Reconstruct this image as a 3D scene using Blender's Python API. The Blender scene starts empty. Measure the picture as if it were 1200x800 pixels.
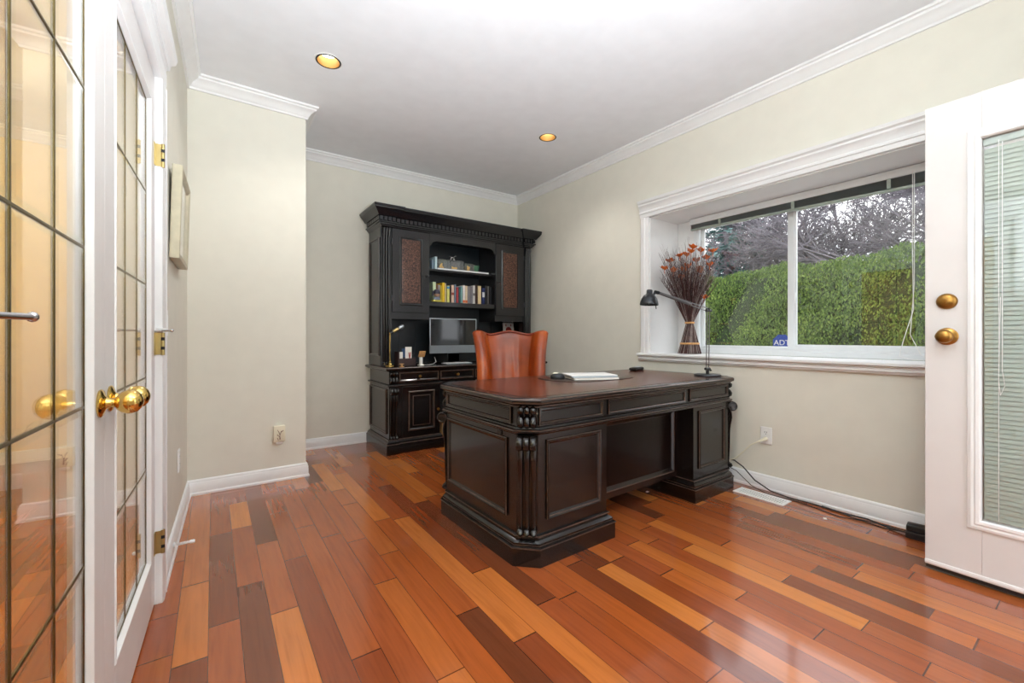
import bpy, bmesh, math, random
from mathutils import Vector, Matrix
PI=math.pi
rnd=random.Random(7)
SC=bpy.context.scene
COL=SC.collection

# ------------------------------------------------------------------ nodes
LE=dict(dome=8,hall=24,sky=1.8,exp=.78,up=275)  # dome and up: strengths of the added fill lights
class N:
    def __init__(s,name):
        s.m=bpy.data.materials.new(name); s.m.use_nodes=True
        s.t=s.m.node_tree; s.b=s.t.nodes['Principled BSDF']; s.o=s.t.nodes['Material Output']
    def n(s,typ,**kw):
        x=s.t.nodes.new(typ)
        for k,v in kw.items(): setattr(x,k,v)
        return x
    def l(s,a,b): s.t.links.new(a,b)
    def math(s,op,a,b=None,clamp=False):
        x=s.n('ShaderNodeMath',operation=op); x.use_clamp=clamp
        for i,v in enumerate((a,b)):
            if v is None: continue
            if isinstance(v,(int,float)): x.inputs[i].default_value=v
            else: s.l(v,x.inputs[i])
        return x.outputs[0]
    def ramp(s,fac,stops,interp='LINEAR'):
        r=s.n('ShaderNodeValToRGB'); r.color_ramp.interpolation=interp
        e=r.color_ramp.elements
        while len(e)<len(stops): e.new(0.5)
        for el,(p,c) in zip(e,stops): el.position=p; el.color=(*c,1)
        s.l(fac,r.inputs[0]); return r.outputs[0]
    def mix(s,f,a,b,typ='MIX'):
        x=s.n('ShaderNodeMix',data_type='RGBA',blend_type=typ)
        for i,v in ((0,f),(6,a),(7,b)):
            if isinstance(v,(int,float)): x.inputs[i].default_value=v
            elif isinstance(v,tuple): x.inputs[i].default_value=(*v,1)
            else: s.l(v,x.inputs[i])
        return x.outputs[2]
    def bump(s,h,strength=.2,dist=.002):
        b=s.n('ShaderNodeBump'); b.inputs['Strength'].default_value=strength; b.inputs['Distance'].default_value=dist
        s.l(h,b.inputs['Height']); s.l(b.outputs[0],s.b.inputs['Normal'])

def srgb(r,g,b):
    f=lambda c:(c/255/12.92) if c<=10 else ((c/255+.055)/1.055)**2.4
    return (f(r),f(g),f(b))

def mat(name,col,rough=.5,metal=0,coat=0,vary=0,scale=8,bump=0,bscale=60,spec=.5,stretch=None):
    n=N(name); b=n.b
    b.inputs['Base Color'].default_value=(*col,1); b.inputs['Roughness'].default_value=rough
    b.inputs['Metallic'].default_value=metal; b.inputs['Coat Weight'].default_value=coat
    b.inputs['Coat Roughness'].default_value=.08; b.inputs['Specular IOR Level'].default_value=spec
    tc=n.n('ShaderNodeTexCoord'); src=tc.outputs['Object']
    if stretch:
        mp=n.n('ShaderNodeMapping'); mp.inputs['Scale'].default_value=stretch; n.l(src,mp.inputs[0]); src=mp.outputs[0]
    ns=n.n('ShaderNodeTexNoise'); ns.inputs['Scale'].default_value=scale; ns.inputs['Detail'].default_value=3
    n.l(src,ns.inputs['Vector'])
    v=max(vary,.02)
    a=tuple(min(1,c*(1-v)) for c in col); c2=tuple(min(1,c*(1+v)) for c in col)
    n.l(n.ramp(ns.outputs[0],[(.3,a),(.7,c2)]),b.inputs['Base Color'])
    if bump:
        n2=n.n('ShaderNodeTexNoise'); n2.inputs['Scale'].default_value=bscale; n2.inputs['Detail'].default_value=3
        n.l(src,n2.inputs['Vector']); n.bump(n2.outputs[0],bump)
    return n.m

def emat(name,col,strength):
    n=N(name); n.b.inputs['Base Color'].default_value=(*col,1)
    n.b.inputs['Emission Color'].default_value=(*col,1); n.b.inputs['Emission Strength'].default_value=strength
    return n.m

def floor_mat():
    n=N('hardwood_planks')
    g=n.n('ShaderNodeNewGeometry'); sp=n.n('ShaderNodeSeparateXYZ'); n.l(g.outputs['Position'],sp.inputs[0])
    x,y=sp.outputs[0],sp.outputs[1]
    W=.0945
    xs=n.math('DIVIDE',n.math('ADD',x,.014+20*W),W); i=n.math('FLOOR',xs); fx=n.math('FRACT',xs)
    wn=n.n('ShaderNodeTexWhiteNoise',noise_dimensions='1D'); n.l(i,wn.inputs['W'])
    L=n.math('ADD',n.math('MULTIPLY',wn.outputs['Value'],.7),.85)
    wn2=n.n('ShaderNodeTexWhiteNoise',noise_dimensions='1D'); n.l(n.math('ADD',i,77.3),wn2.inputs['W'])
    ys=n.math('ADD',n.math('DIVIDE',n.math('ADD',y,30),L),n.math('MULTIPLY',wn2.outputs['Value'],9.7))
    # uneven board lengths: shift the joint of every second board
    j=n.math('FLOOR',ys); fy=n.math('FRACT',ys)
    wn4=n.n('ShaderNodeTexWhiteNoise',noise_dimensions='2D'); c4=n.n('ShaderNodeCombineXYZ'); n.l(i,c4.inputs[0]); n.l(j,c4.inputs[1]); n.l(c4.outputs[0],wn4.inputs['Vector'])
    cut=n.math('ADD',n.math('MULTIPLY',wn4.outputs['Value'],.5),.25)
    split=n.math('GREATER_THAN',wn4.outputs['Value'],.55)
    sub=n.math('MULTIPLY',split,n.math('GREATER_THAN',fy,cut))
    c=n.n('ShaderNodeCombineXYZ'); n.l(i,c.inputs[0]); n.l(j,c.inputs[1]); n.l(sub,c.inputs[2])
    w3=n.n('ShaderNodeTexWhiteNoise',noise_dimensions='3D'); n.l(c.outputs[0],w3.inputs['Vector'])
    base=n.ramp(w3.outputs['Value'],[(0,srgb(104,52,28)),(.12,srgb(134,64,30)),(.32,srgb(160,82,36)),(.5,srgb(146,72,36)),(.68,srgb(176,98,42)),(.86,srgb(194,118,54)),(1,srgb(168,88,38))],'LINEAR')
    # grain
    cg=n.n('ShaderNodeCombineXYZ'); n.l(n.math('MULTIPLY',x,38),cg.inputs[0])
    n.l(n.math('ADD',n.math('MULTIPLY',y,2.2),n.math('MULTIPLY',w3.outputs['Value'],31)),cg.inputs[1]); n.l(n.math('MULTIPLY',i,3.1),cg.inputs[2])
    gr=n.n('ShaderNodeTexNoise'); gr.inputs['Scale'].default_value=1.6; gr.inputs['Detail'].default_value=5; gr.inputs['Distortion'].default_value=.6
    n.l(cg.outputs[0],gr.inputs['Vector'])
    gcol=n.ramp(gr.outputs[0],[(.2,(.80,.76,.72)),(.5,(1,1,1)),(.8,(1.16,1.13,1.08))])
    col=n.mix(1.0,base,gcol,'MULTIPLY')
    def edge(f,w):  # 1 near both ends of the 0..1 fraction
        return n.math('LESS_THAN',n.math('MINIMUM',f,n.math('SUBTRACT',1,f)),w)
    e1=edge(fx,.011); e2=edge(fy,.0022)
    e3=n.math('MULTIPLY',split,n.math('LESS_THAN',n.math('ABSOLUTE',n.math('SUBTRACT',fy,cut)),.0022))
    e=n.math('MAXIMUM',n.math('MAXIMUM',e1,e2),e3)
    col=n.mix(n.math('MULTIPLY',e,.75),col,srgb(48,16,8))
    n.l(col,n.b.inputs['Base Color'])
    n.b.inputs['Roughness'].default_value=.2; n.b.inputs['Coat Weight'].default_value=.6; n.b.inputs['Coat Roughness'].default_value=.07
    n.bump(n.math('SUBTRACT',n.math('MULTIPLY',gr.outputs[0],.08),e),.25,.001)
    return n.m

def glass_mat(name,tint=(1,1,1),ior=1.5,rough=0.0,boost=1.0):
    n=N(name); n.t.nodes.remove(n.b)
    f=n.n('ShaderNodeFresnel'); gg=n.n('ShaderNodeNewGeometry')
    # the pane does not bend the ray, so its back face must reflect like its front face
    n.l(n.math('ADD',n.math('MULTIPLY',gg.outputs['Backfacing'],1/ior-ior),ior),f.inputs['IOR'])
    tr=n.n('ShaderNodeBsdfTransparent'); tr.inputs[0].default_value=(*tint,1)
    gl=n.n('ShaderNodeBsdfGlossy'); gl.inputs['Roughness'].default_value=rough; gl.inputs[0].default_value=(1,1,1,1)
    mx=n.n('ShaderNodeMixShader'); n.l(n.math('MULTIPLY',f.outputs[0],boost,True),mx.inputs[0]); n.l(tr.outputs[0],mx.inputs[1]); n.l(gl.outputs[0],mx.inputs[2])
    n.l(mx.outputs[0],n.o.inputs[0])
    return n.m

def speckle_mat():
    n=N('hammered_leather')
    tc=n.n('ShaderNodeTexCoord'); v=n.n('ShaderNodeTexVoronoi'); v.inputs['Scale'].default_value=95; n.l(tc.outputs['Object'],v.inputs['Vector'])
    ns=n.n('ShaderNodeTexNoise'); ns.inputs['Scale'].default_value=120; ns.inputs['Detail'].default_value=2; n.l(tc.outputs['Object'],ns.inputs['Vector'])
    m=n.math('MULTIPLY',v.outputs['Distance'],ns.outputs[0])
    n.l(n.ramp(m,[(.08,srgb(132,96,76)),(.2,srgb(90,56,44)),(.36,srgb(38,22,18))]),n.b.inputs['Base Color'])
    n.b.inputs['Roughness'].default_value=.34; n.bump(v.outputs['Distance'],.35,.002)
    return n.m

def leather_mat():
    n=N('saddle_leather')
    tc=n.n('ShaderNodeTexCoord'); ns=n.n('ShaderNodeTexNoise'); ns.inputs['Scale'].default_value=5; ns.inputs['Detail'].default_value=4; n.l(tc.outputs['Object'],ns.inputs['Vector'])
    n.l(n.ramp(ns.outputs[0],[(.3,srgb(122,48,14)),(.55,srgb(162,70,20)),(.8,srgb(186,96,34))]),n.b.inputs['Base Color'])
    v=n.n('ShaderNodeTexVoronoi'); v.inputs['Scale'].default_value=190; n.l(tc.outputs['Object'],v.inputs['Vector'])
    n.b.inputs['Roughness'].default_value=.3; n.bump(v.outputs['Distance'],.06,.001)
    return n.m

def desktop_mat():
    n=N('tooled_leather_top')
    tc=n.n('ShaderNodeTexCoord'); ns=n.n('ShaderNodeTexNoise'); ns.inputs['Scale'].default_value=3; ns.inputs['Detail'].default_value=6; n.l(tc.outputs['Object'],ns.inputs['Vector'])
    n.l(n.ramp(ns.outputs[0],[(.3,srgb(58,26,16)),(.6,srgb(96,46,28)),(.8,srgb(120,62,38))]),n.b.inputs['Base Color'])
    n.b.inputs['Roughness'].default_value=.22; n.bump(ns.outputs[0],.05)
    return n.m

def leaf_mat(name,a,b,c):
    n=N(name); g=n.n('ShaderNodeNewGeometry'); ns=n.n('ShaderNodeTexNoise'); ns.inputs['Scale'].default_value=2.2; ns.inputs['Detail'].default_value=5
    n.l(g.outputs['Position'],ns.inputs['Vector'])
    w=n.math('ADD',n.math('MULTIPLY',g.outputs['Random Per Island'],.5),n.math('MULTIPLY',ns.outputs[0],.55))
    n.l(n.ramp(w,[(.2,a),(.5,b),(.85,c)]),n.b.inputs['Base Color']); n.b.inputs['Roughness'].default_value=.65
    return n.m

M={}
M['wall']=mat('wall_paint',srgb(223,220,208),.75,vary=.015,bump=.04,bscale=300,spec=.25)
M['ceil']=mat('ceiling_paint',srgb(234,236,240),.9,vary=.01,bump=.03,bscale=200,spec=.1)
M['trim']=mat('trim_paint',srgb(232,232,232),.35,vary=.01)
M['door']=mat('door_paint',srgb(216,212,210),.4,vary=.012)
M['hall']=mat('hall_paint',srgb(240,222,164),.75,vary=.02)
M['floor']=floor_mat()
M['black']=mat('espresso_lacquer',srgb(17,12,11),.26,coat=.25,vary=.25,scale=14,stretch=(1,1,.15))
M['panel']=mat('espresso_panel',srgb(27,14,11),.26,coat=.15,vary=.3,scale=10,stretch=(1,1,.12))
M['worn']=mat('rubbed_edge',srgb(74,56,46),.3,vary=.5,scale=40)
M['blackhutch']=mat('charcoal_lacquer',srgb(25,25,28),.26,coat=.2,vary=.15,scale=14)
M['darkin']=mat('cabinet_inside',srgb(18,27,33),.4,vary=.15)
M['speckle']=speckle_mat()
M['leather']=leather_mat()
M['leatherdark']=mat('leather_piping',srgb(120,34,14),.3,vary=.2,scale=20)
M['top']=desktop_mat()
M['brass']=mat('polished_brass',srgb(226,192,112),.14,1,vary=.03)
M['oldbrass']=mat('aged_brass',srgb(160,120,62),.28,1,vary=.15,scale=40)
M['satinbrass']=mat('satin_brass',srgb(196,176,120),.35,1,vary=.05)
M['lead']=mat('leaded_came',srgb(122,108,70),.32,1,vary=.15,scale=30)
M['chrome']=mat('satin_chrome',srgb(190,190,192),.22,1)
M['steel']=mat('brushed_steel',srgb(128,128,130),.35,1)
M['gun']=mat('gunmetal',srgb(52,54,58),.32,.6)
M['glass']=glass_mat('window_glass')
M['dglass']=glass_mat('bevelled_glass',boost=1.15,ior=1.55)
M['bevel']=glass_mat('glass_bevel',tint=(.96,.98,.96),ior=1.2)
M['vinyl']=mat('vinyl_frame',srgb(228,232,234),.4)
M['slat']=mat('blind_slat',srgb(158,170,160),.45)
M['slatg']=mat('blind_slat_grey',srgb(138,146,148),.5)
M['white']=mat('white_plastic',srgb(236,236,234),.35)
M['cream']=mat('cream_plastic',srgb(226,220,196),.45)
M['dark']=mat('black_plastic',srgb(20,20,22),.4)
M['darkrub']=mat('black_cord',srgb(16,14,14),.6)
M['screen']=mat('black_screen',srgb(6,10,12),.06,coat=.5)
M['alu']=mat('anodised_aluminium',srgb(176,186,194),.35,.7)
M['paper']=mat('paper',srgb(235,232,224),.8)
M['tan']=mat('cardboard',srgb(190,140,84),.7,vary=.1)
M['mat']=mat('rug_weave',srgb(86,52,44),.9,vary=.25,scale=60)
M['twig']=mat('dark_twig',srgb(70,38,36),.7,vary=.4,scale=30)
M['twiglt']=mat('grey_twig',srgb(150,138,132),.7,vary=.3,scale=30)
M['petal']=mat('dried_petal',srgb(216,108,36),.6,vary=.3,scale=30)
M['raffia']=mat('raffia',srgb(206,156,100),.7,vary=.2,scale=60)
M['bulb']=emat('lamp_bulb',(1,.97,.9),6)
M['dome']=emat('lamp_dome',(1,.93,.82),1.2)
M['cone']=mat('gold_reflector',srgb(160,120,62),.4,.5)
M['leafh']=leaf_mat('hedge_leaf',srgb(34,54,20),srgb(74,102,34),srgb(120,142,60))
M['leafc']=leaf_mat('conifer_needle',srgb(44,80,80),srgb(84,124,122),srgb(124,156,156))
M['leafd']=leaf_mat('tree_leaf',srgb(56,70,40),srgb(90,104,60),srgb(110,120,80))
M['bark']=mat('grey_bark',srgb(112,107,114),.9,vary=.3,scale=8)
M['hcore']=mat('hedge_core',srgb(34,50,24),.9,vary=.3)
M['lawn']=mat('lawn_grass',srgb(92,116,60),.95,vary=.2,scale=4)
M['patio']=mat('patio_concrete',srgb(212,212,208),.9,vary=.06,scale=5,bump=.1)
M['siding']=mat('outside_wall_paint',srgb(200,196,186),.8)

# ------------------------------------------------------------------ mesh builder
class MB:
    def __init__(s): s.v=[];s.f=[];s.m=[];s.X=Matrix.Identity(4)
    def add(s,vs,fs,m=0):
        b=len(s.v); s.v+=[tuple(s.X@Vector(v)) for v in vs]
        for k,f in enumerate(fs):
            s.f.append(tuple(b+i for i in f)); s.m.append(m if isinstance(m,int) else m[k])
        return s
    def box(s,x0,x1,y0,y1,z0,z1,m=0):
        vs=[(x,y,z) for x in(x0,x1) for y in(y0,y1) for z in(z0,z1)]
        return s.add(vs,[(0,1,3,2),(4,6,7,5),(0,4,5,1),(2,3,7,6),(0,2,6,4),(1,5,7,3)],m)
    def rbox(s,x0,x1,y0,y1,z0,z1,r=.004,m=0):
        p=[(x0,y0),(x1,y0),(x1,y1),(x0,y1)]
        return s.stack(p,[(-r,z0),(-r*.3,z0+r*.3),(0,z0+r),(0,z1-r),(-r*.3,z1-r*.3),(-r,z1)],m)
    def stack(s,poly,rings,m=0,cap=True,clamp=None):
        """poly CCW; rings (offset outward, z[, material of the band below])"""
        n=len(poly); vs=[];fs=[];ms=[]
        for r in rings:
            for (x,y) in offset(poly,r[0]):
                if clamp: x,y=clamp(x,y)
                vs.append((x,y,r[1]))
        for k in range(len(rings)-1):
            mm=rings[k+1][2] if len(rings[k+1])>2 else m
            for i in range(n):
                a=k*n+i;b=k*n+(i+1)%n
                fs.append((a,b,b+n,a+n)); ms.append(mm)
        if cap:
            fs.append(tuple(range(n))[::-1]); ms.append(m)
            fs.append(tuple(range((len(rings)-1)*n,len(rings)*n))); ms.append(m)
        return s.add(vs,fs,ms)
    def panel(s,O,U,V,Nn,w,h,rings,m=0,fill=True,mf=None):
        """concentric rectangle rings (inset, height[, mat]) on a face; O is the lower-left corner"""
        O,U,V,Nn=map(Vector,(O,U,V,Nn)); vs=[];fs=[];ms=[]
        for r in rings:
            a,hh=r[0],r[1]
            for (p,q) in ((a,a),(w-a,a),(w-a,h-a),(a,h-a)): vs.append(tuple(O+U*p+V*q+Nn*hh))
        for k in range(len(rings)-1):
            mm=rings[k+1][2] if len(rings[k+1])>2 else m
            for i in range(4):
                a=k*4+i;b=k*4+(i+1)%4; fs.append((a,b,b+4,a+4)); ms.append(mm)
        if fill: k=(len(rings)-1)*4; fs.append((k,k+1,k+2,k+3)); ms.append(m if mf is None else mf)
        return s.add(vs,fs,ms)
    def frame(s,O,U,V,Nn,w,h,bw,t,m=0):
        """solid flat frame, border bw, thickness t"""
        return s.panel(O,U,V,Nn,w,h,[(bw,0),(0,0),(0,t),(bw,t),(bw,0)],m,fill=False)
    def tube(s,pts,r,n=8,m=0,caps=True,flat=1.0,up=None):
        pts=[Vector(p) for p in pts]; rs=r if isinstance(r,(list,tuple)) else [r]*len(pts)
        vs=[];fs=[]
        t0=(pts[1]-pts[0]).normalized(); ref=Vector(up) if up else (Vector((0,0,1)) if abs(t0.z)<.9 else Vector((1,0,0)))
        u=t0.cross(ref).normalized(); 
        for i,p in enumerate(pts):
            t=(pts[min(i+1,len(pts)-1)]-pts[max(i-1,0)])
            if t.length<1e-9: t=t0
            t.normalize(); u=(u-t*u.dot(t))
            if u.length<1e-6: u=t.orthogonal()
            u.normalize(); w=t.cross(u)
            for k in range(n):
                a=2*PI*k/n; vs.append(tuple(p+(u*math.cos(a)+w*math.sin(a)*flat)*rs[i]))
        for i in range(len(pts)-1):
            for k in range(n):
                a=i*n+k;b=i*n+(k+1)%n; fs.append((a,b,b+n,a+n))
        if caps: fs.append(tuple(range(n))[::-1]); fs.append(tuple(range((len(pts)-1)*n,len(pts)*n)))
        return s.add(vs,fs,m)
    def lathe(s,prof,n=24,m=0,c=(0,0,0),axis='z',caps=True,sx=1,sy=1):
        vs=[];fs=[];c=Vector(c)
        for (r,z) in prof:
            for k in range(n):
                a=2*PI*k/n; p=(r*math.cos(a)*sx,r*math.sin(a)*sy,z)
                if axis=='x': p=(p[2],p[0],p[1])
                if axis=='-y': p=(p[0],-p[2],p[1])
                vs.append(tuple(c+Vector(p)))
        for i in range(len(prof)-1):
            for k in range(n):
                a=i*n+k;b=i*n+(k+1)%n; fs.append((a,b,b+n,a+n))
        if caps: fs.append(tuple(range(n))[::-1]); fs.append(tuple(range((len(prof)-1)*n,len(prof)*n)))
        return s.add(vs,fs,m)
    def sphere(s,c,r,sc=(1,1,1),n=16,m=0):
        k=n//2
        pr=[(max(1e-4,r*math.sin(PI*i/k)),-r*math.cos(PI*i/k)) for i in range(k+1)]
        b=len(s.v); X=s.X; s.X=X@Matrix.Translation(Vector(c))@Matrix.Diagonal((*sc,1)); s.lathe(pr,n,m); s.X=X
        return s
    def sweep(s,path,prof,closed=False,m=0):
        """2D path, profile (offset to the LEFT of travel, z)"""
        P=[Vector(p) for p in path]; n=len(P); vs=[];fs=[]; k=len(prof)
        for i in range(n):
            a=P[i-1] if (i>0 or closed) else None; b=P[(i+1)%n] if (i<n-1 or closed) else None
            d1=(P[i]-a).normalized() if a is not None else None; d2=(b-P[i]).normalized() if b is not None else None
            if d1 is None: d1=d2
            if d2 is None: d2=d1
            n1=Vector((-d1.y,d1.x)); n2=Vector((-d2.y,d2.x)); mt=(n1+n2).normalized(); sc=1/max(.2,mt.dot(n1))
            for (o,z) in prof:
                q=P[i]+mt*o*sc; vs.append((q.x,q.y,z))
        for i in range(n if closed else n-1):
            for j in range(k):
                a=i*k+j;b=i*k+(j+1)%k;c=((i+1)%n)*k+(j+1)%k;d=((i+1)%n)*k+j; fs.append((a,b,c,d))
        if not closed: fs.append(tuple(range(k))); fs.append(tuple(range((n-1)*k,n*k))[::-1])
        return s.add(vs,fs,m)
    def prism(s,poly,O,U,V,W,t,m=0):
        O,U,V,W=map(Vector,(O,U,V,W)); n=len(poly)
        vs=[tuple(O+U*p+V*q) for p,q in poly]+[tuple(O+U*p+V*q+W*t) for p,q in poly]
        fs=[tuple(range(n))[::-1],tuple(range(n,2*n))]+[(i,(i+1)%n,(i+1)%n+n,i+n) for i in range(n)]
        return s.add(vs,fs,m)
    def grid(s,P,m=0,closeu=False):
        nu=len(P);nv=len(P[0]); vs=[p for r in P for p in r]; fs=[]
        for i in range(nu if closeu else nu-1):
            for j in range(nv-1):
                a=i*nv+j; b=((i+1)%nu)*nv+j; fs.append((a,b,b+1,a+1))
        return s.add(vs,fs,m)
    def build(s,name,mats,parent=None,smooth=35,bevel=0,sub=0,loc=None,rotz=0,recalc=True):
        me=bpy.data.meshes.new(name); me.from_pydata(s.v,[],s.f)
        if not isinstance(mats,(list,tuple)): mats=[mats]
        for q in mats: me.materials.append(M[q] if isinstance(q,str) else q)
        for p,k in zip(me.polygons,s.m): p.material_index=min(k,len(mats)-1)
        if recalc:
            bm=bmesh.new(); bm.from_mesh(me); bmesh.ops.recalc_face_normals(bm,faces=bm.faces); bm.to_mesh(me); bm.free()
        if smooth:
            me.polygons.foreach_set('use_smooth',[True]*len(me.polygons)); me.set_sharp_from_angle(angle=math.radians(smooth))
        o=bpy.data.objects.new(name,me); COL.objects.link(o)
        if parent: o.parent=parent
        if loc is not None: o.location=loc
        o.rotation_euler.z=rotz
        if bevel:
            b=o.modifiers.new('bevel','BEVEL'); b.width=bevel; b.segments=2; b.limit_method='ANGLE'
        if sub:
            b=o.modifiers.new('sub','SUBSURF'); b.levels=sub; b.render_levels=sub
        return o

def offset(poly,d):
    n=len(poly); out=[]
    for i in range(n):
        a,b,c=Vector(poly[i-1]),Vector(poly[i]),Vector(poly[(i+1)%n])
        d1=(b-a).normalized(); d2=(c-b).normalized(); n1=Vector((d1.y,-d1.x)); n2=Vector((d2.y,-d2.x))
        mt=n1+n2
        if mt.length<1e-6: mt=n1.copy()
        mt.normalize(); q=b+mt*(d/max(.25,mt.dot(n1))); out.append((q.x,q.y))
    return out

def tag(o,label=None,cat=None,group=None,kind=None):
    if label: o['label']=label
    if cat: o['category']=cat
    if group: o['group']=group
    if kind: o['kind']=kind
    return o
def thing(name,label,cat,loc=(0,0,0),rotz=0,group=None):
    o=bpy.data.objects.new(name,None); COL.objects.link(o); o.empty_display_size=.1
    o.location=loc; o.rotation_euler.z=rotz
    return tag(o,label,cat,group)
def struct(o,label=None): o['kind']='structure'; return tag(o,label)
def lab(o,l): o['label']=l; return o
def clone(root,loc=None,rotz=None,label=None):
    r=root.copy(); COL.objects.link(r)
    if loc is not None: r.location=loc
    if rotz is not None: r.rotation_euler.z=rotz
    if label: r['label']=label
    for ch in list(root.children):
        c=ch.copy(); COL.objects.link(c); c.parent=r
        for g in list(ch.children):
            d=g.copy(); COL.objects.link(d); d.parent=c
    return r

# ------------------------------------------------------------------ camera (eye height 1.04 m, 15 mm lens)
cam=bpy.data.cameras.new('camera'); co=bpy.data.objects.new('camera',cam); COL.objects.link(co)
cam.lens=15; cam.sensor_width=36; cam.clip_start=.03; cam.shift_y=-6/1200
co.location=(0,0,1.04); co.rotation_euler=(PI/2,0,-math.radians(35)); SC.camera=co
SC.view_settings.view_transform='Standard'; SC.view_settings.look='None'; SC.view_settings.gamma=1
SC.view_settings.use_curve_mapping=False; SC.view_settings.exposure=LE['exp']
SC.cycles.use_denoising=True
SC.cycles.max_bounces=12; SC.cycles.transparent_max_bounces=16; SC.cycles.diffuse_bounces=6; SC.cycles.glossy_bounces=6
SC.cycles.caustics_reflective=False; SC.cycles.caustics_refractive=False; SC.cycles.sample_clamp_indirect=6

# ------------------------------------------------------------------ room constants
XR=3.08; YB=4.28; YA=3.49; XA=.566; H=2.74; YF=-.45; XO=3.55   # right wall, back wall, alcove wall, its corner, ceiling, front wall, outer face
LX=-.247; LA=math.atan(.031)                                     # left wall line, slightly out of square
LROT=-LA; LLOC=(LX,0,0)
def lw(t,s): # point on the left wall: t out into the room, s along it
    return (LX+t*math.cos(LA)+s*math.sin(LA), -t*math.sin(LA)+s*math.cos(LA))
S0,S1,DH=.60,2.15,2.045     # french door opening along the wall, head height
HX=-2.7; HY=5.2             # hall beyond
# ------------------------------------------------------------------ ROOM SHELL
b=MB(); b.box(HX-.1,XR+.5,YF-1.6,HY+.1,-.12,0); struct(b.build('floor','floor',smooth=0))
# ceiling with two round openings for the recessed lamps
LIGHTS=[(.584,2.814),(2.343,2.813)]
def ceiling():
    bm=bmesh.new()
    def loop(pts):
        vs=[bm.verts.new((x,y,H)) for x,y in pts]; return [bm.edges.new((vs[i],vs[(i+1)%len(vs)])) for i in range(len(vs))]
    es=loop([(HX-.1,YF-.15),(XR+.5,YF-.15),(XR+.5,HY+.1),(HX-.1,HY+.1)])
    for cx,cy in LIGHTS: es+=loop([(cx+.07*math.cos(2*PI*k/32),cy+.07*math.sin(2*PI*k/32)) for k in range(32)])
    bmesh.ops.triangle_fill(bm,use_beauty=True,use_dissolve=False,edges=es)
    for f in bm.faces:
        if f.normal.z>0: f.normal_flip()
    # upper skin
    v=[bm.verts.new(p) for p in ((HX-.1,YF-.15,H+.16),(XR+.5,YF-.15,H+.16),(XR+.5,HY+.1,H+.16),(HX-.1,HY+.1,H+.16))]
    bm.faces.new(v); w=[x for x in bm.verts if abs(x.co.z-H)<1e-5]
    cor=[min(w,key=lambda q:(q.co-Vector((p.co.x,p.co.y,H))).length) for p in v]
    for i in range(4): bm.faces.new((cor[i],cor[(i+1)%4],v[(i+1)%4],v[i]))
    me=bpy.data.meshes.new('ceiling'); bm.to_mesh(me); bm.free(); me.materials.append(M['ceil'])
    o=bpy.data.objects.new('ceiling',me); COL.objects.link(o); return o
struct(ceiling())
b=MB(); b.box(XA-.0,XR+.47,YB,YB+.12,0,H); struct(b.build('wall_back','wall',smooth=0))
b=MB(); b.box(XA-.1,XA,YA+.1,YB+.12,0,H); b.box(lw(0,YA)[0],XA,YA,YA+.1,0,H); struct(b.build('wall_alcove','wall',smooth=0))
# right wall, thick, with the deep window opening
WY0,WY1,WZ0,WZ1=.42,2.334,.86,2.072
b=MB(); b.box(XR,XO,YF-.12,WY0,0,H); b.box(XR,XO,WY1,YB,0,H); b.box(XR,XO,WY0,WY1,0,WZ0); b.box(XR,XO,WY0,WY1,WZ1,H)
struct(b.build('wall_right','wall',smooth=0))
# left wall with french door opening
b=MB(); b.box(-.12,0,YF-.1,S0-.02,0,H); b.box(-.12,0,S1+.02,YA+.02,0,H); b.box(-.12,0,S0-.02,S1+.02,DH+.02,H)
struct(b.build('wall_left','wall',smooth=0,loc=LLOC,rotz=LROT))
# front wall with exterior doorway
DX0,DX1=1.66,2.59
b=MB(); b.box(-.45,DX0,YF-.12,YF,0,H); b.box(DX1,XR,YF-.12,YF,0,H); b.box(DX0,DX1,YF-.12,YF,2.08,H)
struct(b.build('wall_front','wall',smooth=0))
# hall beyond the french doors
b=MB(); b.box(HX-.1,HX,YF-.15,HY+.1,0,H); struct(b.build('wall_hall_side','hall',smooth=0))
b=MB(); b.box(HX,XA-.1,HY,HY+.1,0,H); struct(b.build('wall_hall_end','hall',smooth=0))
b=MB(); b.box(HX,-.45,YF-.15,YF,0,H); struct(b.build('wall_hall_near','hall',smooth=0))
b=MB(); b.box(-.02-.12,-.12-.005,YF-.0,S0-.02,0,H); b.box(-.14,-.125,S1+.02,HY,0,H); b.box(-.14,-.125,S0-.02,S1+.02,DH+.02,H)
struct(b.build('wall_hall_left','hall',smooth=0,loc=LLOC,rotz=LROT))
# crown moulding
CP=[(0,2.655),(.012,2.655),(.014,2.668),(.022,2.674),(.03,2.69),(.05,2.706),(.062,2.712),(.064,2.724),(.075,2.728),(.078,2.74),(0,2.74)]
path=[(XR,YF),(XR,YB),(XA,YB),(XA,YA),lw(0,YA),lw(0,YF+.02),(XR,YF)]
b=MB(); b.sweep([lw(0,YF+.02)[::1],(XR,YF),(XR,YB),(XA,YB),(XA,YA),lw(0,YA)],CP,closed=True); struct(b.build('trim_1','trim',smooth=30))
b=MB(); b.sweep([(HX,YF),lw(-.14,YF),lw(-.14,HY),(HX,HY)],CP,closed=True); struct(b.build('trim_2','trim',smooth=30))
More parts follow.
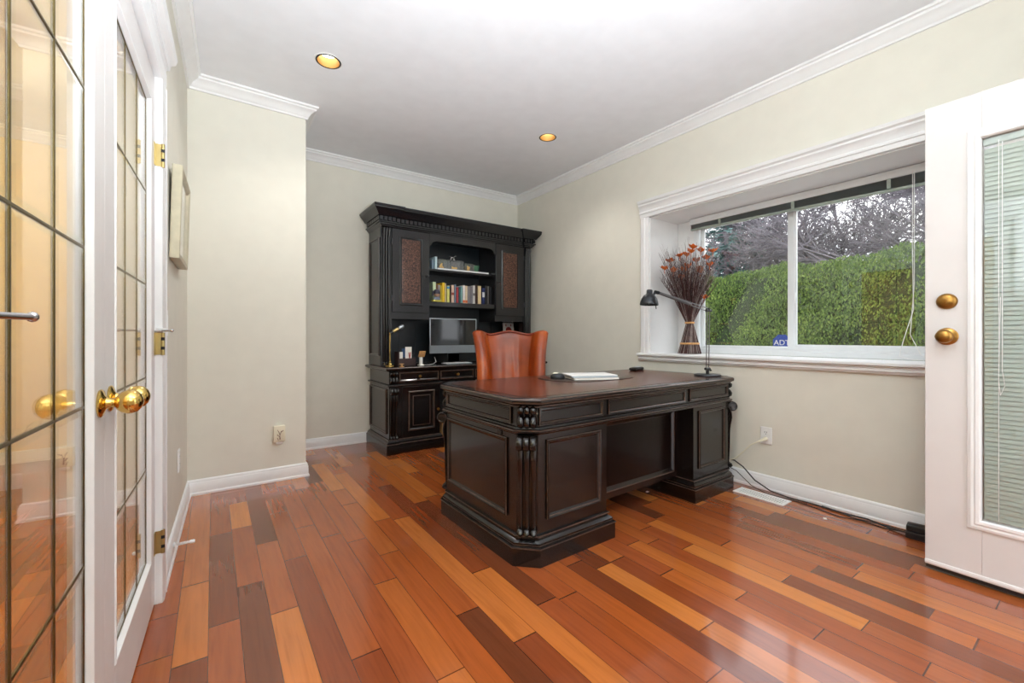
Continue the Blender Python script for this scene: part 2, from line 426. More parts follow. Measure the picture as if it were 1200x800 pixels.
# baseboards
BP=[(0,0),(.022,0),(.022,.012),(.016,.02),(.015,.078),(.012,.083),(.012,.09),(.008,.097),(.004,.1),(0,.1)]
def base(name,path): b=MB(); b.sweep(path,BP); struct(b.build(name,'trim',smooth=30))
base('baseboard_right',[(XR,YF),(XR,YB)])
base('baseboard_back',[(XR,YB),(XA,YB)])
base('baseboard_alcove',[(XA,YB),(XA,YA),lw(0,YA)])
base('baseboard_left',[lw(0,YA),lw(0,S1+.1)])
base('baseboard_hall',[(HX,HY),(HX,YF)])
base('baseboard_hall_end',[lw(-.14,HY),(HX,HY)])
base('baseboard_front',[(.2,YF),(DX0-.1,YF)])
# french door casing and jamb (local frame of the left wall)
b=MB()
cas=[(0,0),(.0,.018),(.02,.022),(.06,.022),(.072,.018),(.085,.024),(.092,.02),(.092,0)]
for (s0,sg) in ((S1,1),(S0,-1)):
    b.prism([(p*sg,q) for p,q in cas],(0,s0,0),(0,1,0),(1,0,0),(0,0,1),DH+.0)
b.prism(cas,(0,S0-.092,DH),(0,0,1),(1,0,0),(0,1,0),S1-S0+.184)
# head cap of the casing
b.prism([(0,0),(.03,0),(.034,.02),(.05,.03),(.056,.05),(0,.05)],(0,S0-.11,DH+.09),(1,0,0),(0,0,1),(0,1,0),S1-S0+.22)
b.box(-.12,0,S1,S1+.02,0,DH); b.box(-.12,0,S0-.02,S0,0,DH); b.box(-.12,0,S0-.02,S1+.02,DH,DH+.02)
b.box(-.06,-.042,S1-.012,S1,0,DH); b.box(-.06,-.042,S0,S1,DH-.012,DH)
struct(b.build('trim_3','trim',loc=LLOC,rotz=LROT,smooth=30))

# french door leaves: each a thing standing in the opening
LT=-.005; LTH=.036
def french(sh,sg,label,name):
    """local x = out of the wall, y = from hinge edge towards the meeting edge * sg"""
    px,py=lw(LT,sh); W=.772; z0,z1=.012,2.037
    root=thing(name,label,'door',(px,py,0),LROT,'glazed double doors')
    Y=lambda v:v*sg
    st=.104; gz0,gz1=.203,1.915
    b=MB()
    def bx(a,c,z0_,z1_): y0,y1=sorted((Y(a),Y(c))); b.box(-LTH,0,y0,y1,z0_,z1_)
    bx(0,st,z0,z1); bx(W-st,W,z0,z1); bx(st,W-st,z0,gz0); bx(st,W-st,gz1,z1)
    b.build('door_frame','door',root,bevel=.0015)
    # stops around the glass
    b=MB(); y0,y1=sorted((Y(st),Y(W-st)))
    for nx,xs in ((1,0),(-1,-LTH)):
        b.panel((xs,y0,gz0),(0,1,0),(0,0,1),(nx,0,0),y1-y0,gz1-gz0,[(-.004,0),(-.002,.003),(.003,.003),(.012,-.008),(.012,-.0115)],fill=False)
    b.build('glazing_bead','trim',root,smooth=30)
    g=MB(); g.box(-.0135,-.0115,y0+.004,y1-.004,gz0+.004,gz1-.004); gl=g.build('glass_pane','dglass',root,smooth=0)
    # lead cames: 3 columns x 5 rows
    L=MB(); cw=.0032
    gw=(y1-y0)
    def came(ya,yb,za,zb):
        L.panel((-.0115,ya,za),(0,1,0),(0,0,1),(1,0,0),yb-ya,zb-za,[(0,0),(0,.0008),(.0014,.0016)],fill=True)
        L.panel((-.0135,ya,za),(0,1,0),(0,0,1),(-1,0,0),yb-ya,zb-za,[(0,0),(0,.0008),(.0014,.0016)],fill=True)
    for k in range(4):
        y=y0+.012+(gw-.024)*k/3
        came(y-cw,y+cw,gz0+.01,gz1-.01)
    for k in range(6):
        z=gz0+.012+(gz1-gz0-.024)*k/5
        came(y0+.01,y1-.01,z-cw,z+cw)
    L.build('lead_came','lead',root,smooth=0)
    # bevel strips of each pane
    B=MB(); cwid=(gw-.024)/3; rh=(gz1-gz0-.024)/5; bv=.012
    for i in range(3):
        for k in range(5):
            ya=y0+.012+cwid*i+cw; za=gz0+.012+rh*k+cw
            B.panel((-.0115,ya,za),(0,1,0),(0,0,1),(1,0,0),cwid-2*cw,rh-2*cw,[(0,.0003),(bv,.0022)],fill=False)
    B.build('pane_bevel','bevel',root,smooth=0)
    # knob
    yk=W-.048; k=MB()
    k.lathe([(.0,0),(.031,0),(.032,.003),(.029,.006),(.02,.009),(.013,.012),(.010,.02),(.0105,.026),(.016,.03),(.024,.038),(.0275,.049),(.0275,.056),(.024,.066),(.016,.073),(.006,.0765),(.0001,.077)],28,0,(0,Y(yk),.888),'x')
    k.build('door_knob','brass',root,smooth=40)
    # hinges on the room side
    for z in (.24,1.012,1.745):
        h=MB(); h.tube([(.024,Y(-.005),z-.045),(.024,Y(-.005),z+.045)],.0065,10)
        ya,yb=sorted((Y(-.001),Y(-.0135)))
        h.box(.001,.02,min(Y(-.0006),Y(-.0032)),max(Y(-.0006),Y(-.0032)),z-.043,z+.043)
        h.box(-.0005,.0025,min(Y(.0),Y(.02)),max(Y(.0),Y(.02)),z-.043,z+.043)
        for q in (-.018,.018): h.box(.019,.0305,Y(.0006)-.001,Y(.0006)+.001,z+q-.006,z+q+.006,1)
        h.build('hinge',['satinbrass','dark'],root,smooth=40)
    # hinge pin door stop
    d=MB(); z=1.062
    d.tube([(.009,Y(-.004),z),(.02,Y(.01),z),(.062,Y(.105),z)],[.0045,.004,.004],10)
    d.lathe([(.0,0),(.0095,0),(.0095,.009),(0,.009)],14,1,(.009,Y(-.004),z-.005))
    d.sphere((.062,Y(.107),z),.006,n=10); 
    d.tube([(.009,Y(-.004),z+.002),(.032,Y(.022),z+.002)],[.0085,.0095],12,1)
    d.build('hinge_stop',['chrome','white'],root,smooth=40)
    return root
french(S1-.003,-1,'far leaf of the white glazed double doors, hinged beside the picture','french_door')
french(S0+.003,1,'near leaf of the white glazed double doors at the photo left edge','french_door')

# ------------------------------------------------------------------ WINDOW
FX=3.474
w=thing('window_1',None,None); w['kind']='structure'
b=MB()
# liners of the deep reveal
b.box(XR,FX,WY0-.001,WY0+.012,WZ0,WZ1); b.box(XR,FX,WY1-.012,WY1+.001,WZ0,WZ1); b.box(XR,FX,WY0,WY1,WZ1-.012,WZ1+.001)
b.box(FX+.002,FX+.07,WY0,.585,WZ0,WZ1); b.box(FX+.002,FX+.07,2.168,WY1,WZ0,WZ1)
b.box(FX+.002,FX+.07,.585,2.168,2.045,WZ1); b.build('window_liner','trim',w)
# flat casing both sides and stepped head with crown cap
b=MB()
for y0,sg in ((WY1,1),(WY0,-1)):
    b.prism([(0,0),(0,.012),(.012,.018),(.03,.018),(.036,.024),(.07,.024),(.078,.018),(.078,0)],(XR,y0,.88),(0,sg,0),(-1,0,0),(0,0,1),WZ1-.88)
HP=[(0,2.068),(.026,2.068),(.028,2.095),(.034,2.1),(.034,2.112),(.03,2.118),(.034,2.14),(.044,2.158),(.05,2.164),(.05,2.176),(.062,2.186),(.066,2.206),(0,2.206)]
b.sweep([(XR,WY0-.08),(XR,WY1+.08)],HP); 
b.build('window_casing','trim',w,smooth=30)
b=MB()
SP=[(-.40,.862),(-.40,.893),(.045,.895),(.05,.89),(.05,.878),(.045,.874),(.03,.872),(.03,.866),(.024,.86),(.024,.85),(.03,.846),(.022,.838),(.018,.83),(0,.83),(0,.862)]
b.sweep([(XR,WY0+.0001),(XR,WY1-.0001)],[(o,z) for o,z in SP])
SP2=[(0.0005,.83),(.018,.83),(.022,.838),(.03,.846),(.024,.85),(.024,.86),(.03,.866),(.03,.872),(.045,.874),(.05,.878),(.05,.89),(.045,.895),(.0005,.895)]
b.sweep([(XR,WY0-.1),(XR,WY0)],SP2); b.sweep([(XR,WY1),(XR,WY1+.1)],SP2)
b.build('window_sill','trim',w,smooth=30)
b=MB()
def fr(y0,y1,z0,z1,x,bw,t):
    b.panel((x,y1,z0),(0,-1,0),(0,0,1),(-1,0,0),y1-y0,z1-z0,[(bw,-t),(0,-t),(0,0),(bw-.012,0),(bw-.006,-.006),(bw,-.01),(bw,-t)],fill=False)
fr(.585,2.168,.895,2.048,FX,.045,.07)
fr(.63,1.415,.935,2.005,FX+.022,.045,.035)   # near sliding sash
b.box(FX+.03,FX+.062,1.385,1.425,.935,2.005)
fr(1.385,2.125,.935,2.005,FX+.042,.03,.024)
b.build('window_frame','vinyl',w,smooth=0)
b=MB(); b.box(FX+.04,FX+.044,.672,1.372,.977,1.963); b.build('pane','glass',w,smooth=0)
b=MB(); b.box(FX+.054,FX+.058,1.412,2.098,.962,1.978); b.build('pane','glass',w,smooth=0)
b=MB(); b.rbox(FX-.012,FX,1.36,1.372,1.28,1.36,.003); b.build('window_latch','vinyl',w)
# raised venetian blind
vb=thing('venetian_blind','grey venetian blind drawn up at the head of the wide window','blind',(3.425,1.37,1.95))
b=MB(); b.rbox(-.022,.022,-.79,.79,.058,.107,.003); b.build('headrail','vinyl',vb)
b=MB()
for k in range(16):
    z=.0565-.0001-k*.0037
    # slightly lower at the near end of the window: slats hang a touch slack
    for (a,c) in ((-.785,.785),):
        dzr=-.0*k
        vs=[];dz0=-.0006*k; dz1=.0016*k
        for (yy,dz) in ((a,dz0),(c,dz1)):
            for x,zz in ((-.0125,0),(0,.0016),(.0125,0),(.0125,.0006),(0,.0022),(-.0125,.0006)): vs.append((x,yy,z+zz+dz))
        b.add(vs,[(i,(i+1)%6,(i+1)%6+6,i+6) for i in range(6)]+[(0,1,2,3,4,5),(6,7,8,9,10,11)])
b.build('slat_stack','slatg',vb,smooth=0)
b=MB(); b.prism([(-.013,-.019),(.013,-.019),(.013,-.006),(-.013,-.006)],(0,-.785,-.0015),(1,0,0),(0,0,1),(0,1,.02),1.57); b.build('bottom_rail','slat',vb)
for y in (-.55,-.02,.52):
    b=MB(); b.rbox(-.026,-.0225,y-.010,y+.010,-.003,.056,.001); b.build('ladder_tape','slat',vb)
b=MB(); 
b.tube([(-.027,-.66,.08),(-.028,-.66,-.45),(-.03,-.665,-.75),(-.028,-.62,-.93),(-.03,-.60,-1.03),(-.05,-.65,-1.045),(-.08,-.72,-1.048)],.0022,6)
b.tube([(-.027,-.668,.08),(-.03,-.668,-.6),(-.03,-.65,-.9),(-.04,-.70,-1.02),(-.07,-.76,-1.047)],.0022,6)
b.build('pull_cord','white',vb)

# ------------------------------------------------------------------ EXTERIOR DOOR LEAF (swung open)
ed=thing('glazed_door','open white door with enclosed mini blinds behind its glass','door',(2.6,-.41,0),math.radians(-.9))
# local: leaf along +y from hinge 0 to .915, room face at x=0 facing -x, thickness to +x
Wd=.915; z0,z1=.026,2.056; gy0,gy1=.19,.742; gz0,gz1=.277,1.861
b=MB(); b.box(0,.044,0,gy0,z0,z1); b.box(0,.044,gy1,Wd,z0,z1); b.box(0,.044,gy0,gy1,z0,gz0); b.box(0,.044,gy0,gy1,gz1,z1)
b.build('door_slab','door',ed,bevel=.0015)
b=MB()
for xs,nx in ((0,-1),(.044,1)):
    b.panel((xs,gy0,gz0),(0,1,0),(0,0,1),(nx,0,0),gy1-gy0,gz1-gz0,[(-.042,0),(-.04,.008),(-.03,.011),(-.022,.009),(-.016,.013),(-.006,.012),(0,.004),(0,-.008)],fill=False)
b.build('lite_frame','trim',ed,smooth=30)
b=MB(); b.box(.006,.009,gy0,gy1,gz0,gz1); b.build('glass_pane','glass',ed,smooth=0)
b=MB(); b.box(.035,.038,gy0,gy1,gz0,gz1); b.build('glass_pane','glass',ed,smooth=0)
b=MB(); z=gz0+.014; 
while z<gz1-.035:
    vs=[]
    for yy in (gy0+.004,gy1-.004):
        for q in range(4):
            a=-1+2*q/3; vs.append((.022+.0035*a+.0012*(1-a*a)*-1, yy, z+.0105*a))
        for q in range(4):
            a=1-2*q/3; vs.append((.0226+.0035*a+.0012*(1-a*a)*-1, yy, z+.0105*a))
    b.add(vs,[(i,(i+1)%8,(i+1)%8+8,i+8) for i in range(8)]+[tuple(range(8)),tuple(range(8,16))]); z+=.0192
b.build('blind_slats','slat',ed,smooth=0)
b=MB(); b.rbox(.0125,.033,gy0+.002,gy1-.002,gz1-.03,gz1-.002,.002); b.build('blind_headrail','slat',ed)
b=MB()
for y in (gy0+.06,gy1-.045,.46): b.tube([(.0125,y,gz0+.01),(.0125,y,gz1-.02)],.0011,6)
b.build('ladder_cord','white',ed)
b=MB(); b.tube([(.0105,gy1-.055,gz1-.03),(.0105,gy1-.055,.9),(.0105,gy1-.062,.84),(.0105,gy1-.05,.8),(.0105,gy1-.045,.86),(.0105,gy1-.05,1.2)],.0013,6); b.build('tilt_cord','white',ed)
b=MB(); b.box(.003,.041,.005,Wd-.003,.012,.026); b.build('door_sweep','dark',ed)
b=MB(); b.rbox(-.004,.0,.0,Wd,.03,.048,.001); b.build('kick_strip','trim',ed)
b=MB(); X=b.X
b.X=Matrix.Translation((0,Wd-.07,1.04))@Matrix.Scale(-1,4,(1,0,0)); b.lathe([(.0,0),(.036,0),(.037,.003),(.032,.007),(.018,.01),(.012,.014),(.011,.024),(.018,.03),(.0265,.04),(.029,.05),(.027,.058),(.02,.064),(.01,.067),(.0001,.0675)],28,0,(0,0,0),'x')
b.build('door_knob','oldbrass',ed,smooth=40)
b=MB(); b.X=Matrix.Translation((0,Wd-.07,1.192))@Matrix.Scale(-1,4,(1,0,0)); b.lathe([(.0,0),(.034,0),(.034,.006),(.028,.014),(.02,.018),(.0001,.018)],28,0,(0,0,0),'x'); b.box(.018,.024,-.002,.002,-.009,.009)
b.build('deadbolt','oldbrass',ed,smooth=40)
for z in (.25,1.04,1.83):
    b=MB(); b.tube([(-.004,-.006,z-.05),(-.004,-.006,z+.05)],.006,10); b.box(0,.03,-.004,-.0005,z-.05,z+.05); b.build('hinge','oldbrass',ed)
# frame of that doorway
b=MB(); b.box(DX0,DX0+.02,YF-.12,YF,0,2.08); b.box(DX1-.0,DX1+.0,YF-.12,YF,0,2.08) if 0 else None; b.box(DX1-.012,DX1,YF-.12,YF-.002,0,2.08); b.box(DX0,DX1,YF-.12,YF,2.068,2.08)
for x0,x1 in ((DX0-.08,DX0),): b.box(x0,x1,YF,YF+.018,0,2.15)
b.box(DX0,DX1-.02,YF,YF+.018,2.08,2.15); b.box(DX0+.02,DX1-.012,YF-.12,YF-.01,0.0,.016)
struct(b.build('trim_4','trim'))

# ------------------------------------------------------------------ CEILING LAMPS, ADDED FILL LIGHTS
cl=thing('recessed_light','round gold recessed ceiling light nearest the doors, above the alcove wall','ceiling light',(*LIGHTS[0],H),0,'recessed ceiling lights')
b=MB(); b.lathe([(.072,.0),(.078,-.003),(.082,-.002),(.084,0)],40,0,caps=False); b.build('trim_ring','white',cl)
b=MB(); b.lathe([(.064,-.002),(.068,-.0035),(.073,-.0025),(.0735,.002),(.07,.004)],40,0,caps=False); b.build('baffle_ring','dark',cl)
b=MB(); b.lathe([(.066,.0),(.063,.03),(.056,.06),(.05,.085)],40,0,caps=False); b.build('reflector','cone',cl)
b=MB(); b.lathe([(.0001,.046),(.03,.047),(.050,.052),(.054,.07),(.0001,.07)],32,0,caps=False); b.build('bulb','bulb',cl)
clone(cl,(*LIGHTS[1],H),label='round gold recessed ceiling light above the desk, nearer the window wall')
def spot(x,y,z,e,size=2.3,col=(1,.96,.9)):
    l=bpy.data.lights.new('downlight','SPOT'); l.energy=e; l.color=col; l.spot_size=size; l.spot_blend=.8; l.shadow_soft_size=.05
    o=bpy.data.objects.new('downlight',l); COL.objects.link(o); o.location=(x,y,z)
for x,y in LIGHTS: spot(x,y,H-.01,14)
# dome fill light, added behind the camera to brighten the room
dl=thing('fill_dome_light','added round fill light on the ceiling near the front wall, out of view','ceiling light',(1.35,.1,H))
b=MB(); b.lathe([(.0001,0),(.19,0),(.19,-.02),(.18,-.025),(.0001,-.025)],40,0,caps=False); b.build('canopy','white',dl)
b=MB(); b.lathe([(.175,-.025),(.17,-.05),(.14,-.08),(.08,-.1),(.0001,-.105)],40,0,caps=False); b.build('glass_dome','dome',dl)
def pl(x,y,z,e,r,col):
    l=bpy.data.lights.new('lamp','POINT'); l.energy=e; l.color=col; l.shadow_soft_size=r
    o=bpy.data.objects.new('lamp',l); COL.objects.link(o); o.location=(x,y,z)
pl(1.35,.1,2.45,LE['dome'],.14,(.84,.94,1))  # point source of the added dome fill
# uplighter added out of view, fills the ceiling like bounced flash
fl=thing('fill_uplighter','added white fill uplighter on a stand by the front wall, out of view','lamp',(.35,-.22,0))
b=MB(); b.lathe([(.0001,0),(.12,0),(.12,.012),(.02,.025),(.0001,.025)],32); b.build('base','white',fl)
b=MB(); b.tube([(0,0,.02),(0,0,1.04)],.012,12); b.build('pole','white',fl)
b=MB(); b.lathe([(.0001,1.03),(.05,1.035),(.12,1.09),(.15,1.14),(.146,1.14),(.11,1.095),(.0001,1.045)],32,caps=False); b.build('bowl_shade','white',fl)
l=bpy.data.lights.new('fill_uplight','SPOT'); l.energy=LE['up']; l.color=(.87,.94,1); l.spot_size=math.radians(142); l.spot_blend=.9; l.shadow_soft_size=.1
o=bpy.data.objects.new('fill_uplight',l); COL.objects.link(o); o.location=(.35,-.22,1.16); o.rotation_euler=(PI-.42,0,0)
# hall pendant
hp=thing('hall_pendant','white glass pendant light hanging in the hall','ceiling light',(-1.15,3.4,H))
b=MB(); b.tube([(0,0,0),(0,0,-.35)],.006,8); b.lathe([(.0001,0),(.06,0),(.055,-.02),(.0001,-.025)],24); b.build('stem','satinbrass',hp)
b=MB(); b.lathe([(.02,-.34),(.05,-.36),(.09,-.42),(.13,-.46),(.12,-.46),(.0001,-.44)],28,caps=False); b.build('shade','dome',hp)
pl(-1.15,3.4,2.12,LE['hall'],.08,(1,.86,.54))
pl(-1.4,.6,2.3,LE['hall']*.6,.08,(1,.86,.54))
# ------------------------------------------------------------------ CARVED BRACKETS
def corbel(mb,O,Nn,T,zt,zb,wd,ns=3,big=True):
    """reeded scroll bracket: O on the face (z=0), Nn outward, T sideways"""
    O,Nn,T=Vector(O),Vector(Nn).normalized(),Vector(T).normalized(); sw=wd/ns
    if big:
        cc=O+Nn*.033+Vector((0,0,zt-.035)); mb.tube([cc-T*wd*.44,cc+T*wd*.44],.019,20,up=Nn)
        for e in (-1,1): mb.tube([cc+T*wd*.40*e,cc+T*wd*.46*e],[.026,.025],20,up=Nn)
        for e in (-1,1): mb.tube([cc+T*wd*.46*e,cc+T*wd*.5*e],[.011,.009],12,up=Nn)
    for k in range(ns):
        off=T*((k-(ns-1)/2)*sw); P=[];R=[]
        if big:
            R0=.034; c=(R0+.001,zt-R0-.001)
            for i in range(23):
                a=i/22; ang=math.radians(180-(1-a)*500); rr=.005+(R0-.005)*a**.8
                # winds outward and leaves on the wall side, heading down
                P.append((c[0]+rr*math.cos(ang)*1.0,c[1]+rr*math.sin(ang))); R.append(sw*(.42+.08*a))
            P=[(max(p_,.006),z_) for p_,z_ in P]
            n=14; L=(c[1]-.02)-(zb+.03)
            for i in range(n+1):
                t=i/n; z=c[1]-.02-L*t
                P.append((.009+.015*math.exp(-((t-.12)/.16)**2)+.006*math.sin(PI*t),z)); R.append(sw*(.50-.20*min(1,t*2.2)))
            P+=[(.014,zb+.024),(.025,zb+.021),(.029,zb+.011),(.019,zb+.003),(.006,zb+.002)]; R+=[sw*.38,sw*.45,sw*.48,sw*.42,sw*.3]
        else:
            h=zt-zb
            for n_,z_,r_ in ((.004,1,.3),(.016,.99,.44),(.026,.9,.5),(.025,.78,.5),(.014,.68,.42),(.007,.6,.3),(.010,.5,.42),(.018,.38,.48),(.026,.22,.5),(.025,.08,.48),(.014,0,.4),(.003,0,.25)):
                P.append((n_,zb+h*z_)); R.append(sw*r_)
        mb.tube([O+off+Nn*p+Vector((0,0,z)) for p,z in P],R,10,0,True,.62 if big else .7,up=Nn+Vector((0,0,.001)))

RAISED=[(0,0),(0,.006),(.002,.011,1),(.006,.013),(.011,.011),(.014,.004,1),(.022,.001),(.027,-.004),(.030,-.004,1),(.032,-.007)]
def rpanel(par,name,O,U,V,Nn,w,h,pm='panel',rings=RAISED):
    b=MB(); b.panel(O,U,V,Nn,w,h,rings,0,True,2); return b.build(name,['black','worn',pm],par,smooth=25)

# ------------------------------------------------------------------ EXECUTIVE DESK
hx,hy,c=.9525,.45,.092
desk=thing('executive_desk','large black carved pedestal desk in the middle of the wood floor','desk',(2.0525,1.955,0),math.radians(1.0))
OCT=[(-hx+c,-hy),(hx-c,-hy),(hx,-hy+c),(hx,hy-c),(hx-c,hy),(-hx+c,hy),(-hx,hy-c),(-hx,-hy+c)]
b=MB(); b.stack(OCT,[(-.04,.714),(-.026,.716),(-.026,.722,1),(-.018,.724),(-.012,.731),(-.002,.735),(-.001,.739,1),(0,.744),(0,.751),(-.004,.757,1),(-.010,.760),(-.03,.760)],0); b.build('desktop',['black','worn'],desk,smooth=25)
ins=offset(OCT,-.06)
b=MB(); b.stack(ins,[(0,.7595),(0,.7606),(-.0015,.761)],0); b.build('leather_inset','top',desk,smooth=0)
b=MB(); b.stack(offset(OCT,-.038),[(0,.612),(0,.72)]); b.build('frieze','black',desk,smooth=0)
b=MB(); b.stack(OCT,[(-.06,.588),(-.034,.589),(-.032,.594),(-.020,.598),(-.012,.602,1),(-.010,.606),(-.010,.611),(-.014,.614,1),(-.026,.617),(-.028,.624),(-.04,.627)],0); b.build('waist_moulding',['black','worn'],desk,smooth=25)
PL=[(-hx+c,-hy),(-.3525,-hy),(-.3525,hy),(-hx+c,hy),(-hx,hy-c),(-hx,-hy+c)]
PR=[(hx-c,-hy),(hx,-hy+c),(hx,hy-c),(hx-c,hy),(.385,hy),(.385,-hy)]
for p in (PL,PR):
    b=MB(); b.stack(offset(p,-.035),[(0,.12),(0,.595)]); b.build('pedestal','black',desk,smooth=0)
    b=MB(); b.stack(p,[(-.004,0),(-.004,.078),(0,.080),(0,.086,1),(-.006,.089),(-.014,.090),(-.012,.096,1),(-.012,.103),(-.02,.110),(-.03,.116),(-.031,.124),(-.024,.127),(-.024,.133,1),(-.030,.136),(-.04,.137)],0); b.build('plinth',['black','worn'],desk,smooth=25)
# corner brackets
for sx,sy in ((-1,-1),(1,-1),(1,1),(-1,1)):
    k=Vector((sx*(hx-c/2),sy*(hy-c/2),0))-Vector((sx,sy,0)).normalized()*.036
    Nn=Vector((sx,sy,0)).normalized(); T=Vector((-sy*sx*sx,sx*sy*sy,0)); T=Vector((-Nn.y,Nn.x,0))
    b=MB(); corbel(b,k,Nn,T,.588,.136,.092); b.build('scroll_bracket','black',desk,smooth=60)
    b=MB(); corbel(b,k,Nn,T,.716,.628,.084,big=False); b.build('frieze_bracket','black',desk,smooth=60)
fy=-hy+.035; Ux,Uz,Nf=(1,0,0),(0,0,1),(0,-1,0)
rpanel(desk,'front_panel',(-.80,fy,.195),Ux,Uz,Nf,.365,.368)
rpanel(desk,'front_panel',(.475,fy,.195),Ux,Uz,Nf,.32,.368)
FR=[(0,0),(0,.007),(.002,.011,1),(.007,.012),(.010,.010),(.013,.003,1),(.018,-.002),(.020,-.003)]
for x0,x1 in ((-.842,-.415),(-.375,.33),(.375,.842)): rpanel(desk,'frieze_panel',(x0,-hy+.038,.633),Ux,Uz,Nf,x1-x0,.078,'black',FR)
# side panels
for sx in (-1,1):
    X=sx*(hx-.035); Us=(0,-sx*-1,0)
    U=(0,-1,0) if sx<0 else (0,1,0); y0=.325 if sx<0 else -.325
    rpanel(desk,'side_panel',(X,y0,.195),U,Uz,(sx,0,0),.60 if sx<0 else .6,.368)
    rpanel(desk,'side_frieze_panel',(sx*(hx-.038),y0+(.02 if sx<0 else -.02),.633),U,Uz,(sx,0,0),.65,.078,'black',FR)
b=MB(); b.rbox(-hx+.0285,-hx+.036,-.225,-.20,.566,.585,.002); b.build('lock_plate','dark',desk)
# modesty panel
b=MB(); b.box(-.39,.425,-.30,-.28,.13,.60); b.build('modesty_panel','panel',desk,smooth=0)
rpanel(desk,'modesty_frame',(-.375,-.30,.165),Ux,Uz,Nf,.755,.405,'panel',[(0,0),(0,.006),(.005,.011),(.012,.011,1),(.024,.003),(.032,0),(.034,0)])
# user side drawers
for x0,x1 in ((-.83,-.39),(.42,.83)):
    for z0,z1 in ((.16,.36),(.38,.58)):
        b=MB(); b.panel((x1,hy-.035,z0),(-1,0,0),Uz,(0,1,0),x1-x0,z1-z0,[(0,0),(0,.008),(.006,.012),(.016,.012),(.022,.008)]); d=b.build('drawer','black',desk)
        b=MB(); xm=(x0+x1)/2; b.lathe([(.0001,0),(.007,0),(.006,.012),(.013,.018),(.014,.024),(.009,.03),(.0001,.031)],16,0,(0,0,0)); k=b.build('knob','oldbrass',d); k.rotation_euler.x=-PI/2; k.location=(xm,hy-.025,(z0+z1)/2)
b=MB(); b.panel((.3,hy-.038,.632),(-1,0,0),Uz,(0,1,0),.6,.08,[(0,0),(0,.006),(.006,.01),(.016,.01),(.022,.006)]); b.build('drawer','black',desk)

# ------------------------------------------------------------------ CREDENZA
cr=thing('credenza','black carved credenza with two doors against the back wall','credenza',(2.13,3.965,0))
bw,f0,bk=.895,-.305,.308
def stepped(w,f,b_,cw=.12,st=.018): return [(-w,f),(-w+cw,f),(-w+cw,f+st),(w-cw,f+st),(w-cw,f),(w,f),(w,b_),(-w,b_)]
cl_=lambda x,y:(max(-.905,min(.925,x)),min(y,bk+.002))
for s in (-1,1):
    p=[(-bw,f0),(-bw+.12,f0),(-bw+.12,f0+.016),(-.34,f0+.016),(-.34,bk),(-bw,bk)]
    if s>0: p=[(-x,y) for x,y in p][::-1]
    b=MB(); b.stack(offset(p,-.03),[(0,.125),(0,.735)],clamp=cl_); b.build('pedestal','black',cr,smooth=0)
    b=MB(); b.stack(p,[(0,0),(0,.085),(-.003,.092,1),(-.008,.095),(-.01,.107),(-.02,.12),(-.022,.128,1),(-.03,.13)],0,clamp=cl_); b.build('plinth',['black','worn'],cr,smooth=25)
    b=MB(); b.stack(p,[(-.03,.592),(-.016,.598),(-.012,.604,1),(-.014,.612),(-.03,.617)],0,clamp=cl_); b.build('waist_moulding',['black','worn'],cr,smooth=25)
b=MB(); b.box(-.34,.34,f0+.046,bk,.61,.735); b.build('drawer_case','black',cr,smooth=0)
b=MB(); b.box(-.34,.34,bk-.02,bk,.1,.61); b.build('back_panel','darkin',cr,smooth=0)
b=MB(); b.stack(stepped(.905,f0-.01,bk),[(-.022,.73),(-.014,.738),(-.004,.742),(0,.748),(0,.756),(-.005,.763,1),(-.012,.765)],0,clamp=cl_); b.build('countertop',['black','worn'],cr,smooth=25)
for s in (-1,1):
    b=MB(); corbel(b,(s*(bw-.068),f0+.031,0),(0,-1,0),(1,0,0),.585,.133,.078); b.build('scroll_bracket','black',cr,smooth=60)
    b=MB(); corbel(b,(s*(bw-.068),f0+.031,0),(0,-1,0),(1,0,0),.722,.625,.078,big=False); b.build('frieze_bracket','black',cr,smooth=60)
    x0=-.742 if s<0 else .375; fyc=f0+.046
    b=MB(); b.box(x0,x0+.367,fyc-.012,fyc,.14,.588); d=b.build('cabinet_door','black',cr,bevel=.002)
    rp=rpanel(d,'door_panel',(x0+.055,fyc-.012,.185),Ux,Uz,Nf,.257,.36,'black',[(0,0),(0,.004),(.005,.008,1),(.012,.008,1),(.024,-.004),(.032,-.004),(.05,.003,1),(.054,.003)])
    b=MB(); b.lathe([(.0001,0),(.007,0),(.005,.01),(.012,.016),(.013,.022),(.009,.028),(.0001,.03)],16); k=b.build('knob','oldbrass',d); k.rotation_euler.x=PI/2; k.location=((-.40 if s<0 else .40),fyc-.012,.36)
    U=(0,-1,0) if s<0 else (0,1,0)
    rpanel(cr,'side_panel',(s*(bw-.03),.26 if s<0 else -.22,.17),U,Uz,(s,0,0),.48,.40,'black')
for i,(x0,x1) in enumerate(((-.77,-.386),(-.37,-.008),(.008,.37),(.386,.77))):
    b=MB(); y=f0+.046; b.panel((x0,y,.633),Ux,Uz,Nf,x1-x0,.084,[(0,0),(0,.010),(.004,.014,1),(.01,.014,1),(.018,.008),(.02,.008)],0,True,0); d=b.build('drawer',['black','worn'],cr,smooth=25)
    b=MB(); b.lathe([(.0001,0),(.008,0),(.006,.01),(.013,.016),(.014,.022),(.01,.028),(.0001,.03)],16); k=b.build('knob','oldbrass',d); k.rotation_euler.x=PI/2; k.location=((x0+x1)/2,y-.008,.675)

